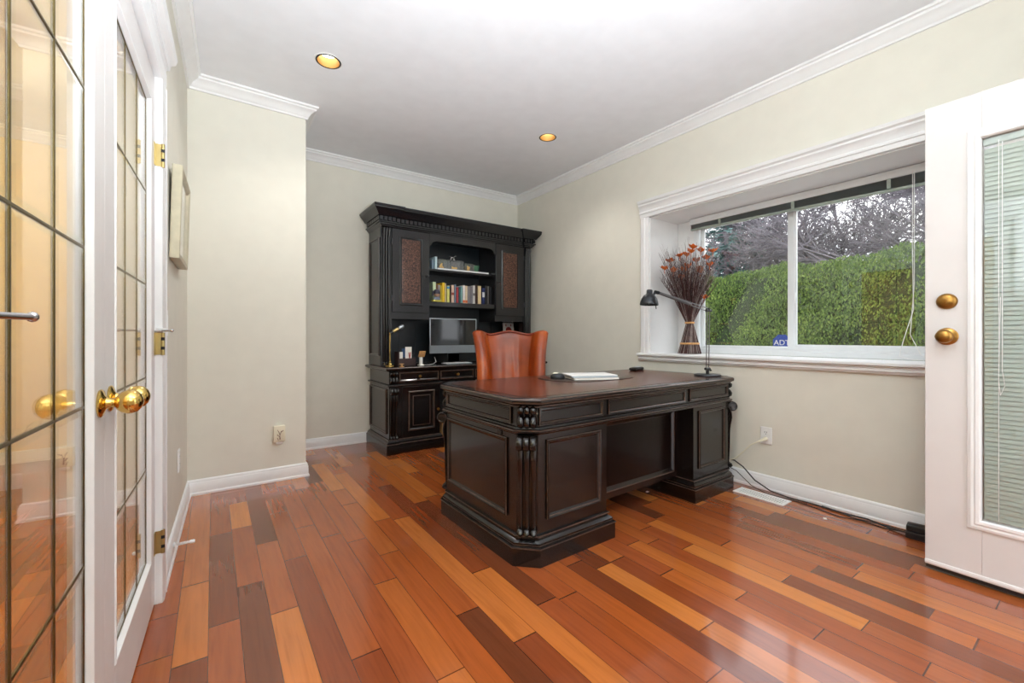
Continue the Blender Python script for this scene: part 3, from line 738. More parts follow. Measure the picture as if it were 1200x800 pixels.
# ------------------------------------------------------------------ HUTCH
ht=thing('hutch','tall black hutch with dentil crown standing on the credenza','hutch',(2.13,3.965,.7655))
Z=lambda z:z-.7655
w2,hf,hb=.868,-.07,.306
HUTB='blackhutch'
for s in (-1,1):
    b=MB(); xs=sorted((s*w2,s*(w2-.02))); b.box(xs[0],xs[1],hf+.02,hb,0,Z(2.06)); b.box(min(s*w2,s*(w2-.1)),max(s*w2,s*(w2-.1)),hf+.012,hf+.03,0,Z(2.06)); sp=b.build('side','blackhutch',ht,smooth=0)
    U=(0,-1,0) if s<0 else (0,1,0)
    rpanel(ht,'side_panel',(s*w2,.27 if s<0 else -.03,Z(.86)),U,Uz,(s,0,0),.30,1.1,'blackhutch')
    b=MB(); xc=s*(w2-.05)
    for k in (-1,0,1):
        x=xc+k*.024; b.tube([(x,hf+.012,.035),(x,hf+.006,.05),(x,hf+.008,.5),(x,hf+.006,1.18),(x,hf-.004,1.225),(x,hf-.012,1.25),(x,hf-.010,1.272),(x,hf+.004,1.28)],[.0105,.0115,.0115,.0115,.0125,.0125,.012,.008],10,up=(0,-1,.01))
        b.sphere((x,hf+.002,.03),.0125,n=10)
    b.box(xc-.042,xc+.042,hf-.004,hf+.014,0,.018); b.build('reeded_column','blackhutch',ht,smooth=50)
    # upper cabinet box
    x0,x1=(-.768,-.385) if s<0 else (.385,.768)
    b=MB(); b.box(x0,x1,hf+.022,hb-.01,Z(1.205),Z(2.06)); b.build('cabinet_box','blackhutch',ht,smooth=0)
    b=MB(); b.box(x0+.004,x1-.004,hf+.004,hf+.022,Z(1.268),Z(2.05)); d=b.build('cabinet_door','blackhutch',ht,bevel=.002)
    b=MB(); b.panel((x0+.075,hf+.004,Z(1.335)),Ux,Uz,Nf,x1-x0-.15,.65,[(0,0),(0,.005),(.006,.008),(.014,.006),(.02,-.006)],fill=False); b.build('panel_frame','blackhutch',d,smooth=25)
    b=MB(); b.panel((x0+.09,hf+.004,Z(1.35)),Ux,Uz,Nf,x1-x0-.18,.62,[(0,-.004),(.005,-.001),(.02,.003),(.03,.004)],fill=True); b.build('leather_panel','speckle',d,smooth=60)
    b=MB(); b.lathe([(.0001,0),(.007,0),(.005,.008),(.011,.014),(.012,.02),(.008,.026),(.0001,.027)],16); k=b.build('knob','gun',d); k.rotation_euler.x=PI/2; k.location=((x1-.03) if s<0 else (x0+.03),hf+.004,Z(1.63))
    for z in (1.4,1.93):
        b=MB(); xx=(x0+.002 if s<0 else x1-.002); b.tube([(xx,hf+.002,Z(z)-.025),(xx,hf+.002,Z(z)+.025)],.004,8); b.build('hinge','gun',d)
b=MB(); b.box(-w2+.02,w2-.02,hb-.012,hb,0,Z(2.06))
for x in (-.56,-.385,.385,.56): b.box(x-.006,x+.006,hb-.018,hb-.012,0,Z(1.2))
b.build('back_panel','darkin',ht,smooth=0)
b=MB(); b.box(-.385,.385,hf+.024,hb-.012,Z(1.34),Z(1.385)); b.build('shelf','blackhutch',ht,smooth=0,bevel=.002)
b=MB(); b.box(-.385,.385,hf+.075,hb-.012,Z(1.70),Z(1.72)); b.build('shelf','blackhutch',ht,smooth=0,bevel=.002)
# arched valance
P=[(-.385,2.06),(-.385,1.93)]
for i in range(9): 
    a=PI/2*i/8; P.append((-.365+.075*(1-math.cos(a))*1.0,1.945+.04*math.sin(a)))
P.append((-.05,1.99)); P.append((0,1.985)); P.append((.05,1.99))
for i in range(8,-1,-1):
    a=PI/2*i/8; P.append((.365-.075*(1-math.cos(a)),1.945+.04*math.sin(a)))
P+=[(.385,1.93),(.385,2.06)]
b=MB(); b.prism([(x,Z(z)) for x,z in P],(0,hf+.01,0),(1,0,0),(0,0,1),(0,1,0),.018); b.build('arched_valance','blackhutch',ht,smooth=20)
b=MB(); b.box(-.385,.385,hf+.024,hb-.01,Z(2.045),Z(2.06)); b.build('top_board','blackhutch',ht,smooth=0)
# crown with dentils
clh=lambda x,y:(min(x,.944),min(y,hb))
FP=[(-w2-.002,hf-.012),(-w2+.105,hf-.012),(-w2+.105,hf+.008),(w2-.105,hf+.008),(w2-.105,hf-.012),(w2+.002,hf-.012),(w2+.002,hb),(-w2-.002,hb)]
b=MB(); b.stack(FP,[(-.004,Z(2.052)),(.002,Z(2.056)),(.006,Z(2.066)),(.016,Z(2.072)),(.018,Z(2.082)),(.030,Z(2.086)),(.031,Z(2.096)),(.010,Z(2.099)),(.010,Z(2.143)),(.036,Z(2.146)),(.042,Z(2.154)),(.050,Z(2.166)),(.066,Z(2.186)),(.082,Z(2.204)),(.084,Z(2.214)),(.090,Z(2.218)),(.090,Z(2.232)),(.086,Z(2.236)),(.03,Z(2.236))],0,clamp=clh)
def dent(x0,x1,y):
    k=max(1,round((x1-x0)/.042)); st=(x1-x0)/k
    for i in range(k): xx=x0+st*i; b.box(xx+.007,xx+st-.007,y-.012,y+.018,Z(2.104),Z(2.138))
dent(-w2-.03,-w2+.128,hf-.032); dent(-w2+.135,w2-.135,hf-.012); dent(w2-.128,w2+.03,hf-.032)
yy=hf-.03
while yy<hb-.04: b.box(-w2-.034,-w2-.01,yy,yy+.028,Z(2.104),Z(2.138)); yy+=.042
b.build('crown','blackhutch',ht,smooth=25)

# ------------------------------------------------------------------ THINGS ON THE HUTCH SHELVES
def xat(px,y):
    u=(px-600)/500; return y*(.5736+.8192*u)/(.8192-.5736*u)
ZS=1.3855
BK=[(507.1,510.9,.205,(196,214,176),'pale green paperback, tall, first from the left on the lower shelf'),
(511.2,513.4,.185,(120,84,58),'thin brown book right of the pale green one'),
(513.5,515.7,.18,(156,150,146),'thin grey book left of the short mustard book'),
(516.0,518.0,.175,(196,170,40),'short mustard book just left of the tall yellow one'),
(518.2,521.2,.205,(228,188,30),'tall bright yellow book beside the figurine'),
(521.4,523.0,.2,(214,196,150),'thin cream book touching the tall yellow one'),
(523.6,527.0,.178,(216,212,120),'pale yellow book with a blue band at its top'),
(527.2,528.6,.18,(60,42,34),'thin dark brown book beside the pale yellow one'),
(528.9,532.2,.188,(216,184,164),'blush pink paperback in the left half of the row'),
(532.5,534.5,.196,(110,130,150),'thin slate blue book left of the red one'),
(534.7,537.4,.17,(164,52,58),'dark red book, the only red one'),
(537.6,540.0,.172,(52,92,96),'dark teal book right of the red one'),
(540.1,542.1,.18,(134,176,176),'light teal book right of the dark teal one'),
(542.4,545.0,.195,(232,226,224),'white book with an orange foot band'),
(545.1,547.9,.19,(226,210,180),'ivory book with an orange foot band'),
(548.1,551.0,.185,(134,130,134),'grey book, first of the grey pair'),
(551.1,553.9,.188,(122,120,126),'grey book, second of the grey pair'),
(554.1,556.9,.2,(206,202,198),'light grey thick book right of the grey pair'),
(557.1,559.7,.21,(54,34,26),'tall dark brown book near the right end'),
(559.9,563.8,.2,(220,196,148),'thick straw coloured book near the right end'),
(565.0,568.0,.18,(34,46,96),'navy book with a pale label'),
(568.4,570.0,.21,(34,34,38),'tall thin black book right of the navy one'),
(570.9,573.2,.205,(86,82,78),'charcoal book with a white edge, near the cabinet'),
(573.6,576.0,.2,(22,22,26),'black book, last at the right of the row')]
for i,(a,c_,h,col,lb) in enumerate(BK):
    yf=3.985+.012*rnd.random(); x0=xat(a,yf)+.0006; x1=xat(c_,yf)-.0006; dp=.135+.02*rnd.random()
    m=mat('book_cover_%d'%i,srgb(*col),.55,vary=.06,scale=20)
    t=thing('book',lb,'book',((x0+x1)/2,yf,ZS),0,'books on the lower hutch shelf'); w_=(x1-x0)/2
    b=MB(); b.box(-w_,w_,0,.002,0,h); b.box(-w_,-w_+.0015,0,dp,0,h); b.box(w_-.0015,w_,0,dp,0,h); b.build('cover',m,t,smooth=0)
    b=MB(); b.box(-w_+.0015,w_-.0015,.002,dp-.004,.003,h-.003); b.build('pages','paper',t,smooth=0)
    if i in (6,13,14,20,8,17):
        m2=mat('spine_band_%d'%i,srgb(*{6:(70,140,190),13:(214,110,60),14:(214,110,60),20:(210,210,214),8:(150,60,50),17:(120,110,110)}[i]),.6)
        z0=h*.82 if i in(6,) else (h*.05 if i in (13,14) else h*.45); b=MB(); b.box(-w_+.0008,w_-.0008,-.0006,0,z0,z0+h*(.14 if i!=20 else .3)); b.build('spine_band',m2,t,smooth=0)
# figurine with a rounded helmet
fx=xat(511.5,3.93); t=thing('figurine','small round-headed figurine with yellow base in front of the books','figurine',(fx,3.925,ZS))
b=MB(); b.rbox(-.045,.045,-.02,.03,0,.018,.004); b.build('base',mat('yellow_enamel',srgb(206,196,80),.5),t)
b=MB(); b.lathe([(.0001,.018),(.04,.018),(.038,.03),(.026,.045),(.014,.052),(.0001,.052)],20,sy=.7); b.build('shoulders',mat('slate_enamel',srgb(112,122,140),.4),t)
b=MB(); b.sphere((0,0,.082),.032,(.95,.95,1.1)); b.build('head',mat('tan_enamel',srgb(176,140,112),.5),t)
b=MB(); b.lathe([(.036,.078),(.0365,.09),(.033,.106),(.022,.12),(.0001,.126)],20); b.tube([(-.034,.004,.108),(-.038,.006,.09),(-.036,.008,.06)],.008,8); b.build('helmet',mat('dark_helmet',srgb(48,42,58),.3),t)
# upper shelf
ZU=1.7205; y0=4.03
t=tag(MB().rbox(xat(512,y0),xat(571.5,y0),y0-.02,y0+.12,ZU,ZU+.022,.003).build('large_book','white'),'long white book lying flat on the upper hutch shelf','book')
b=MB(); b.box(-.012,.012,0,.14,0,.135); o=b.build('slim_book',mat('pale_blue_cover',srgb(200,222,228),.5),smooth=0,bevel=.001); o.location=(xat(509.9,y0)+.004,y0-.015,ZU); tag(o,'slim pale blue book standing at the left of the upper shelf','book')
b=MB(); b.box(-.008,.008,0,.14,0,.10); o=b.build('slim_book',mat('dull_blue_cover',srgb(120,140,160),.5),smooth=0,bevel=.001); o.location=(xat(506.8,y0),y0-.005,ZU); tag(o,'short grey-blue book at the far left of the upper shelf','book')
clear=glass_mat('clear_acrylic',tint=(.95,.98,.97),ior=1.9)
gold=mat('gilt_figure',srgb(240,186,96),.45,.2,vary=.2,scale=60)
def cube(px0,px1,h,name,lb,fig,loc_y=4.03):
    x0,x1=xat(px0,loc_y),xat(px1,loc_y); w_=(x1-x0)/2
    t=thing(name,lb,'display case',((x0+x1)/2,loc_y+.035,ZU+.0225),0,'clear display cases')
    b=MB(); b.rbox(-w_,w_,-.035,.035,0,.004,.001); b.build('case_base','dark',t)
    b=MB(); b.box(-w_,w_,-.035,.035,.004,h); b.build('clear_case',clear,t,smooth=0)
    b=MB()
    for p in fig: b.sphere((p[0],p[1],p[2]+.004),p[3],(p[4],.8,p[5]),12)
    b.build('golden_figure',gold,t,smooth=80)
cube(514.2,527.2,.095,'display_case','clear case with a seated golden figure, left on the white book',[(-.02,0,.018,.016,1.6,1),(-.02,0,.035,.013,1,1.1),(-.012,0,.05,.009,1,1),(.0,0,.012,.01,1.3,1)])
cube(528.2,543.2,.098,'display_case','clear case with a crouching golden figure, under the little horse',[(-.02,0,.014,.014,1.8,1),(.004,0,.018,.013,1.2,1),(-.04,0,.022,.01,1,1.2)])
cube(545,556,.078,'display_case','clear case with a rearing golden figure, right on the white book',[(0,0,.02,.016,1,1.3),(-.006,0,.046,.012,1,1),(.012,0,.04,.009,1.4,1)])
gx=xat(559,4.05); t=tag(MB().lathe([(.0001,0),(.018,0),(.022,.01),(.028,.04),(.034,.068),(.031,.068),(.025,.04),(.019,.012),(.0001,.008)],24).build('green_glass_bowl',mat('green_glass',srgb(70,120,90),.08)),'small green glass bowl beside the clear cases','bowl'); t.location=(gx,4.07,ZU+.0225)
# horse
hxp=xat(531,4.05); t=thing('horse_figurine','small silver running horse on top of a clear case','figurine',(hxp,4.065,ZU+.0225+.0985))
b=MB(); b.sphere((0,0,.033),.011,(2.1,.8,1),12)
b.tube([(.015,0,.036),(.026,0,.047),(.031,0,.054)],[.008,.006,.005],8); b.tube([(.028,0,.055),(.042,0,.048)],[.0055,.003],8)
for x0,x1,x2 in ((.014,.026,.03),(.012,.016,.012),(-.014,-.02,-.03),(-.012,-.01,-.016)): b.tube([(x0,.002,.03),(x1,.002,.016),(x2,.002,.0)],[.005,.003,.0025],6)
b.tube([(-.02,0,.038),(-.034,0,.044),(-.042,0,.038)],[.003,.0035,.001],6); b.build('horse_body','chrome',t,smooth=80)

# ------------------------------------------------------------------ THINGS ON THE CREDENZA
ZC=.7655
t=thing('desktop_computer','silver all-in-one computer on the credenza, dark screen','computer',(2.067,4.02,ZC))
b=MB(); b.rbox(-.272,.272,-.006,.006,.10,.462,.004); b.build('case','alu',t,bevel=.0)
b=MB(); b.box(-.262,.262,-.0072,-.006,.182,.452); b.build('screen','screen',t,smooth=0)
b=MB(); b.prism([(-.002,.0),(-.006,.0),(-.006,.11),(-.002,.11)],(-.065,.006,0),(0,1,0),(0,0,1),(1,0,0),.13); b.box(-.065,.065,.0,.012,.0045,.2); b.rbox(-.075,.075,-.07,.09,0,.005,.002); b.build('stand','alu',t)
t=thing('keyboard','slim white keyboard in front of the silver computer','keyboard',(2.02,3.86,ZC),0)
b=MB(); b.rbox(-.145,.145,-.058,.058,0,.008,.002); b.build('tray','alu',t)
b=MB()
for r in range(5):
    for k in range(13): b.box(-.138+k*.0212,-.138+k*.0212+.0185,-.05+r*.0205,-.05+r*.0205+.0175,.008,.0102)
b.build('keys','white',t,smooth=0)
t=thing('telephone','dark telephone handset lying right of the keyboard','telephone',(2.30,3.87,ZC),.4)
b=MB(); b.rbox(-.035,.035,-.08,.08,0,.02,.006); b.build('body','dark',t); b=MB(); b.box(-.025,.025,.02,.06,.02,.0206); b.build('display','screen',t)
b=MB(); 
for r in range(4):
    for k in range(3): b.rbox(-.022+k*.016,-.01+k*.016,-.06+r*.016,-.05+r*.016,.02,.022,.001)
b.build('keypad','white',t)
tag(MB().rbox(2.36,2.47,3.80,3.88,ZC,ZC+.012,.002).build('notepad','paper'),'small white notepad right of the dark telephone','notepad')
# desk organiser
ox=xat(474,3.87); t=thing('desk_organiser','dark wooden organiser tray holding papers on the left of the credenza','organiser',(ox,3.85,ZC))
b=MB(); b.box(-.085,.085,-.05,.05,0,.005)
b.box(-.085,-.079,-.05,.05,0,.135); b.box(.079,.085,-.05,.05,0,.075)
b.prism([(-.085,0),(.085,0),(.085,.075),(.03,.085),(-.03,.11),(-.085,.135)],(0,.045,0),(1,0,0),(0,0,1),(0,1,0),.005)
b.box(-.085,.085,-.05,-.045,0,.07); b.box(-.02,-.016,-.045,.045,0,.08); b.build('box_frame',mat('organiser_wood',srgb(58,42,42),.45),t,smooth=0,bevel=.001)
o=tag(MB().box(ox-.06,ox-.03,3.835,3.838,ZC+.006,ZC+.13).build('folded_note','paper',smooth=0),'white folded note in the left slot of the organiser','note')
o=tag(MB().box(ox+.012,ox+.075,3.88,3.883,ZC+.006,ZC+.175).build('postcard','paper',smooth=0),'white and blue postcard standing in the organiser','postcard')
ob=MB().box(ox-.02,ox+.012,3.884,3.887,ZC+.006,ZC+.16).build('blue_card',mat('blue_card',srgb(44,72,110),.6),smooth=0); tag(ob,'dark blue card standing behind the postcard','card')
for k,(dx,tl,cl2,lb) in enumerate(((.03,.02,(180,40,36),'red pen in the organiser'),(.045,-.012,(150,34,34),'dark red pencil leaning right in the organiser'),(.056,.03,(40,40,44),'black pen in the organiser'))):
    tag(MB().tube([(ox+dx,3.84,ZC+.006),(ox+dx+tl,3.845,ZC+.125)],.004,8).build('pen',mat('pen_%d'%k,srgb(*cl2),.4)),lb,'pen','pens in the organiser')
# phone stand
px_=xat(494,3.75); t=thing('phone_stand','small white stand with a tilted tan plate on the credenza edge','stand',(px_,3.76,ZC))
b=MB(); b.rbox(-.022,.022,-.02,.03,0,.014,.003); b.rbox(-.012,.012,-.005,.018,.012,.085,.003); b.build('post','white',t)
b=MB(); b.X=Matrix.Translation((0,0,.085))@Matrix.Rotation(.6,4,'X'); b.rbox(-.03,.03,-.008,.003,-.0,.062,.002); b.build('plate','raffia',t)
tag(MB().tube([(px_+.03,3.77,ZC+.005),(px_+.1,3.80,ZC+.004),(px_+.17,3.86,ZC+.006),(px_+.24,3.95,ZC+.02),(px_+.27,4.05,ZC+.06)],.003,6).build('charging_cable','white'),'white cable running from the phone stand behind the computer','cable')
# reel of wire / small brass roll
rx=xat(464,3.8)
t=tag(MB().lathe([(.0001,0),(.022,0),(.022,.004),(.008,.005),(.008,.022),(.022,.023),(.022,.027),(.0001,.027)],20).build('cord_reel','raffia'),'little tan reel in front of the brass lamp','reel'); t.location=(rx+.03,3.735,ZC)
# brass swing-arm lamp
lx=xat(459,3.87)-.018; t=thing('brass_lamp','brass swing lamp with a black socket and bare bulb on the credenza','lamp',(lx,3.86,ZC))
b=MB(); b.lathe([(.0001,0),(.045,0),(.045,.008),(.02,.014),(.01,.03),(.012,.04),(.006,.05),(.0001,.052)],24); b.build('base','brass',t)
b=MB(); b.tube([(0,0,.04),(-.004,0,.2),(.0,0,.30)],.0045,10); b.sphere((0,0,.302),.009,n=10); b.build('stem','brass',t)
A=Vector((.0,0,.302)); D=Vector((.86,-.1,.5)).normalized()
b=MB(); b.tube([A,A+D*.03],.012,12); b.build('socket','dark',t)
b=MB(); b.tube([A+D*.03,A+D*.035,A+D*.085],[.014,.016,.016],14); b.build('collar','satinbrass',t)
b=MB(); b.tube([A+D*.085,A+D*.1,A+D*.12,A+D*.14,A+D*.148],[.012,.017,.021,.015,.004],14); b.build('bulb','alu',t,smooth=80)
# framed print
t=thing('framed_print','white framed print with a red shape, half hidden behind the leather chair','picture',(2.862,4.12,ZC))
b=MB(); b.X=Matrix.Rotation(-.12,4,'X'); b.rbox(-.075,.075,-.006,.006,0,.435,.002); b.build('frame_board',mat('print_paper',srgb(196,190,188),.6),t)
b=MB(); b.X=Matrix.Rotation(-.12,4,'X'); b.lathe([(.0001,0),(.042,0),(.042,.001),(.0001,.001)],24,0,(0,-.0062,.35),'-y',sy=.9)
for s in (-1,1): b.box(s*.035-.006,s*.035+.006,-.0075,-.006,.395,.42)
b.build('red_motif',mat('print_red',srgb(128,30,26),.6),t)
t=tag(MB().rbox(1.845,2.14,3.84,4.04,.0,.20,.003).build('cardboard_box','tan'),'tan cardboard box on the floor under the credenza','box')

# ------------------------------------------------------------------ WING CHAIR
ch=thing('wing_chair','orange-brown leather wing chair behind the desk','chair',(2.015,2.90,0),math.radians(-31))
def back():
    b=MB(); NU=30; NV=18
    def hw(v): return .226+.050*v**3+.020*math.exp(-((v)/.35)**2)
    def cen(u,v):
        a=abs(u); wing=max(0,(a-.78)/.22); wv=.35+.65*math.sin(PI*min(1,.25+v*.62))
        y=-.12*wing**1.1*wv-.035*a*a - .02*(1-u*u)*0
        lean=.10*v+ .04*(1-u*u)
        return Vector((hw(v)*u*(1-.03*wing),y+lean,0))
    def crest(u): 
        a=abs(u); return .014*math.cos(PI*a/.62)*(a<.62)+ (-.014 if a>=.62 else 0)+ (.026*math.sin(PI/2*(a-.62)/.38)**1.5 if a>.62 else 0)
    rows=[]
    vs_=[i/NV for i in range(NV+1)]+[1.0,1.0]
    for ri,v in enumerate(vs_):
        extra=ri-NV; k=1 if extra<=0 else (.72 if extra==1 else .22); zup=0 if extra<=0 else (.016 if extra==1 else .023)
        loop=[];C=[cen(-1+2*i/NU,v) for i in range(NU+1)]
        def nrm(i):
            t=(C[min(i+1,NU)]-C[max(i-1,0)]).normalized(); return Vector((t.y,-t.x,0))
        def th(i):
            u=abs(-1+2*i/NU); return (.026+.022*max(0,(u-.74)/.26))*k
        def z(i,fr):
            u=-1+2*i/NU; return .46+v*(.595+crest(u))+zup
        for i in range(NU+1):
            u=-1+2*i/NU; f=0
            if abs(u)<.62:
                f=.012*math.exp(-((u-.12-.1*(1-v))/.07)**2)*math.exp(-((v-.42)/.28)**2)+.010*math.exp(-((u+.33)/.09)**2)*math.exp(-((v-.5)/.25)**2)-.008*math.exp(-((u-.30)/.08)**2)*math.exp(-((v-.7)/.3)**2)+.006*math.exp(-((u+.05)/.05)**2)*math.exp(-((v-.5)/.2)**2)
            p=C[i]+nrm(i)*(th(i)+f); loop.append((p.x,p.y,z(i,1)))
        t=(C[NU]-C[NU-1]).normalized(); n_=nrm(NU); h=th(NU)
        for a in (PI/6,PI/3,PI/2,2*PI/3,5*PI/6): p=C[NU]+n_*h*math.cos(a)+t*h*math.sin(a); loop.append((p.x,p.y,z(NU,0)))
        for i in range(NU,-1,-1): p=C[i]-nrm(i)*th(i); loop.append((p.x,p.y,z(i,0)))
        t=(C[0]-C[1]).normalized(); n_=nrm(0); h=th(0)
        for a in (5*PI/6,2*PI/3,PI/2,PI/3,PI/6): p=C[0]+n_*h*math.cos(a)+t*h*math.sin(a); loop.append((p.x,p.y,z(0,0)))
        rows.append(loop)
    n=len(rows[0]); fs=[]
    for r in range(len(rows)-1):
        for i in range(n): a=r*n+i;c_=r*n+(i+1)%n; fs.append((a,c_,c_+n,a+n))
    # close the top across the thickness
    top=(len(rows)-1)*n; m=NU+1
    for i in range(NU): fs.append((top+i,top+i+1,top+m+5+NU-i-1,top+m+5+NU-i))
    b.add([p for r in rows for p in r],fs); bk_=b.build('backrest','leather',ch,smooth=80)
    # piping: along the crest and the inner wing lines
    b=MB()
    pts=[Vector((hw(1)*u*.98,cen(u,1).y-.03,.46+.595+crest(u)+.012)) for u in [-.80+1.6*i/30 for i in range(31)]]
    b.tube(pts,.006,8)
    for s in (-1,1):
        pts=[]
        for i in range(17):
            v=i/16; q=cen(s*.78,v); pts.append(Vector((q.x,q.y-.03,.46+v*(.595+crest(.78)))))
        b.tube(pts,.006,8)
        pts=[]
        for i in range(17):
            v=i/16; q=cen(s*1.0,v); pts.append(Vector((q.x+s*.026,q.y-.03,.46+v*(.595+crest(1.0)))))
        b.tube(pts,.005,8)
    b.build('piping','leatherdark',ch,smooth=80)
back()
b=MB(); b.rbox(-.25,.25,-.40,.02,.36,.44,.03); b.build('seat_frame','leather',ch,smooth=60)
b=MB(); b.rbox(-.225,.225,-.42,-.0,.42,.52,.035); b.build('seat_cushion','leather',ch,smooth=60)
for s in (-1,1):
    b=MB(); b.rbox(min(s*.235,s*.295),max(s*.235,s*.295),-.34,.03,.36,.62,.02); b.tube([(s*.275,-.35,.63),(s*.275,-.25,.64),(s*.275,.0,.64)],[.040,.042,.04],16); b.build('armrest','leather',ch,smooth=60)
b=MB(); b.lathe([(.0001,.08),(.03,.08),(.03,.25),(.05,.33),(.12,.36),(.0001,.36)],20,0,(0,-.22,0)); b.build('column','gun',ch)
for k in range(5):
    a=2*PI*k/5+.3; dx,dy=math.cos(a),math.sin(a)
    b=MB(); b.tube([(0,-.22,.12),(dx*.15,-.22+dy*.15,.105),(dx*.28,-.22+dy*.28,.075)],[.032,.026,.02],8); l=b.build('leg','panel',ch)
    b=MB(); b.X=Matrix.Translation((dx*.28,-.22+dy*.28,.028))@Matrix.Rotation(a,4,'Z'); b.lathe([(.0001,-.018),(.02,-.018),(.027,-.012),(.027,.012),(.02,.018),(.0001,.018)],18,axis='x'); b.tube([(0,0,.01),(0,0,.05)],.008,8); b.build('caster','dark',l)
b=MB(); 
P=[]
for q,(cx_,cy_) in enumerate(((.55,-.44),(.55,.44),(-.55,.44),(-.55,-.44))):
    for i in range(6): a=-PI/2+q*PI/2+i*PI/10; P.append((cx_+.08*math.cos(a),cy_+.08*math.sin(a)))
b.stack(P,[(0,0.0005),(0,.004),(-.003,.006)]); o=b.build('floor_mat','mat'); o.location=(2.23,2.96,0); tag(o,'brown floor mat under the leather chair','mat')

# ------------------------------------------------------------------ THINGS ON THE DESK
ZD=.7612
P=[(2.08+.34*(abs(math.cos(a))**.7)*(1 if math.cos(a)>0 else -1),2.09+.23*(abs(math.sin(a))**.7)*(1 if math.sin(a)>0 else -1)) for a in [2*PI*i/64 for i in range(64)]]
tag(MB().stack(P,[(0,ZD),(0,ZD+.003),(-.002,ZD+.004)]).build('desk_pad',mat('pad_leather',srgb(52,40,36),.25)),'dark rounded leather pad lying on the desk under the laptop','desk pad')
ZP=ZD+.0042
t=thing('laptop','closed silver-white laptop lying on the desk pad','laptop',(2.035,2.02,ZP+.0125),math.radians(-24))
b=MB(); b.rbox(-.155,.155,-.108,.108,0,.008,.003); b.build('base','alu',t); b=MB(); b.rbox(-.155,.155,-.108,.108,.0088,.0145,.003); b.build('lid','white',t)
t=thing('notebook','white notebook under the laptop on the desk pad','notebook',(2.04,2.015,ZP),math.radians(-22))
b=MB(); b.box(-.15,.15,-.112,.112,.0015,.0105); b.build('pages','paper',t,smooth=0); b=MB(); b.box(-.153,.153,-.115,.115,0,.0015); b.box(-.153,.153,-.115,.115,.0105,.012); b.build('cover','white',t,smooth=0)
t=thing('computer_mouse','grey and cream computer mouse left of the laptop','mouse',(1.845,2.115,ZP),.9)
b=MB(); b.lathe([(.0001,0),(.034,0),(.036,.008),(.033,.02),(.022,.032),(.0001,.036)],24,sx=.9,sy=1.35); b.build('shell','gun',t,smooth=60)
b=MB(); b.sphere((0,.012,.03),.02,(.7,1.2,.45),14); b.build('palm_patch','cream',t,smooth=60)
t=thing('eyeglass_case','small dark case at the back corner of the desk by the wall','case',(2.83,2.27,ZD),.25)
b=MB(); b.rbox(-.075,.075,-.03,.03,0,.028,.01); b.build('shell','dark',t,smooth=60); b=MB(); b.rbox(-.02,.045,-.02,.02,.0275,.031,.002); b.build('clasp_plate','alu',t)
# architect lamp
al=thing('desk_lamp','black and grey architect desk lamp with long arm at the desk corner','lamp',(2.865,1.68,ZD))
b=MB(); b.lathe([(.0001,0),(.088,0),(.09,.004),(.088,.010),(.082,.013),(.0001,.013)],36); b.build('base','gun',al)
b=MB(); b.tube([(0,0,.012),(0,0,.045)],.011,12); b.tube([(-.026,.0,.05),(.026,.0,.05)],.010,12); b.tube([(.018,0,.05),(.03,-.01,.035)],.007,8); b.build('pivot','dark',al)
top=Vector((.012,.0,.462)); b=MB()
for s in (-.016,.016): b.tube([(s,0,.05),(s+.012,0,.455)],.0036,8)
b.build('lower_rods','steel',al)
b=MB(); b.tube([top+Vector((-.03,0,0)),top+Vector((.03,0,0))],.009,10); b.tube([top+Vector((0,0,0)),top+Vector((.0,0,.018))],.010,10); b.build('elbow','dark',al)
hd=Vector((-.385,.125,.575))
b=MB()
for s in (-.011,.011): b.tube([top+Vector((-.005,0,s+.004)),hd+Vector((0,0,s*.6))],.0038,8)
b.tube([top+(hd-top)*.35,top+(hd-top)*.98],.0075,8); b.build('upper_arm','steel',al)
b=MB(); b.tube([hd,hd+Vector((-.03,.008,.004))],.012,10); b.tube([hd+Vector((-.03,.008,.0)),hd+Vector((-.045,.012,-.03))],.008,10); b.tube([hd+Vector((-.03,.005,-.06)),hd+Vector((-.018,.005,-.11))],.003,6); b.build('head_joint','gun',al)
b=MB(); b.X=Matrix.Translation(hd+Vector((-.075,.02,-.085)))@Matrix.Rotation(.06,4,'Y')
b.lathe([(.060,0),(.061,.003),(.058,.02),(.050,.045),(.036,.065),(.024,.074),(.02,.078),(.02,.098),(.017,.103),(.0001,.104)],32,caps=False); b.lathe([(.0585,.002),(.056,.02),(.048,.043),(.034,.062),(.0001,.07)],32,caps=False); b.build('shade','gun',al,smooth=50)
b=MB(); b.X=Matrix.Translation(hd+Vector((-.075,.02,-.085))); b.sphere((0,0,.03),.024,n=14); b.build('bulb','white',al,smooth=80)

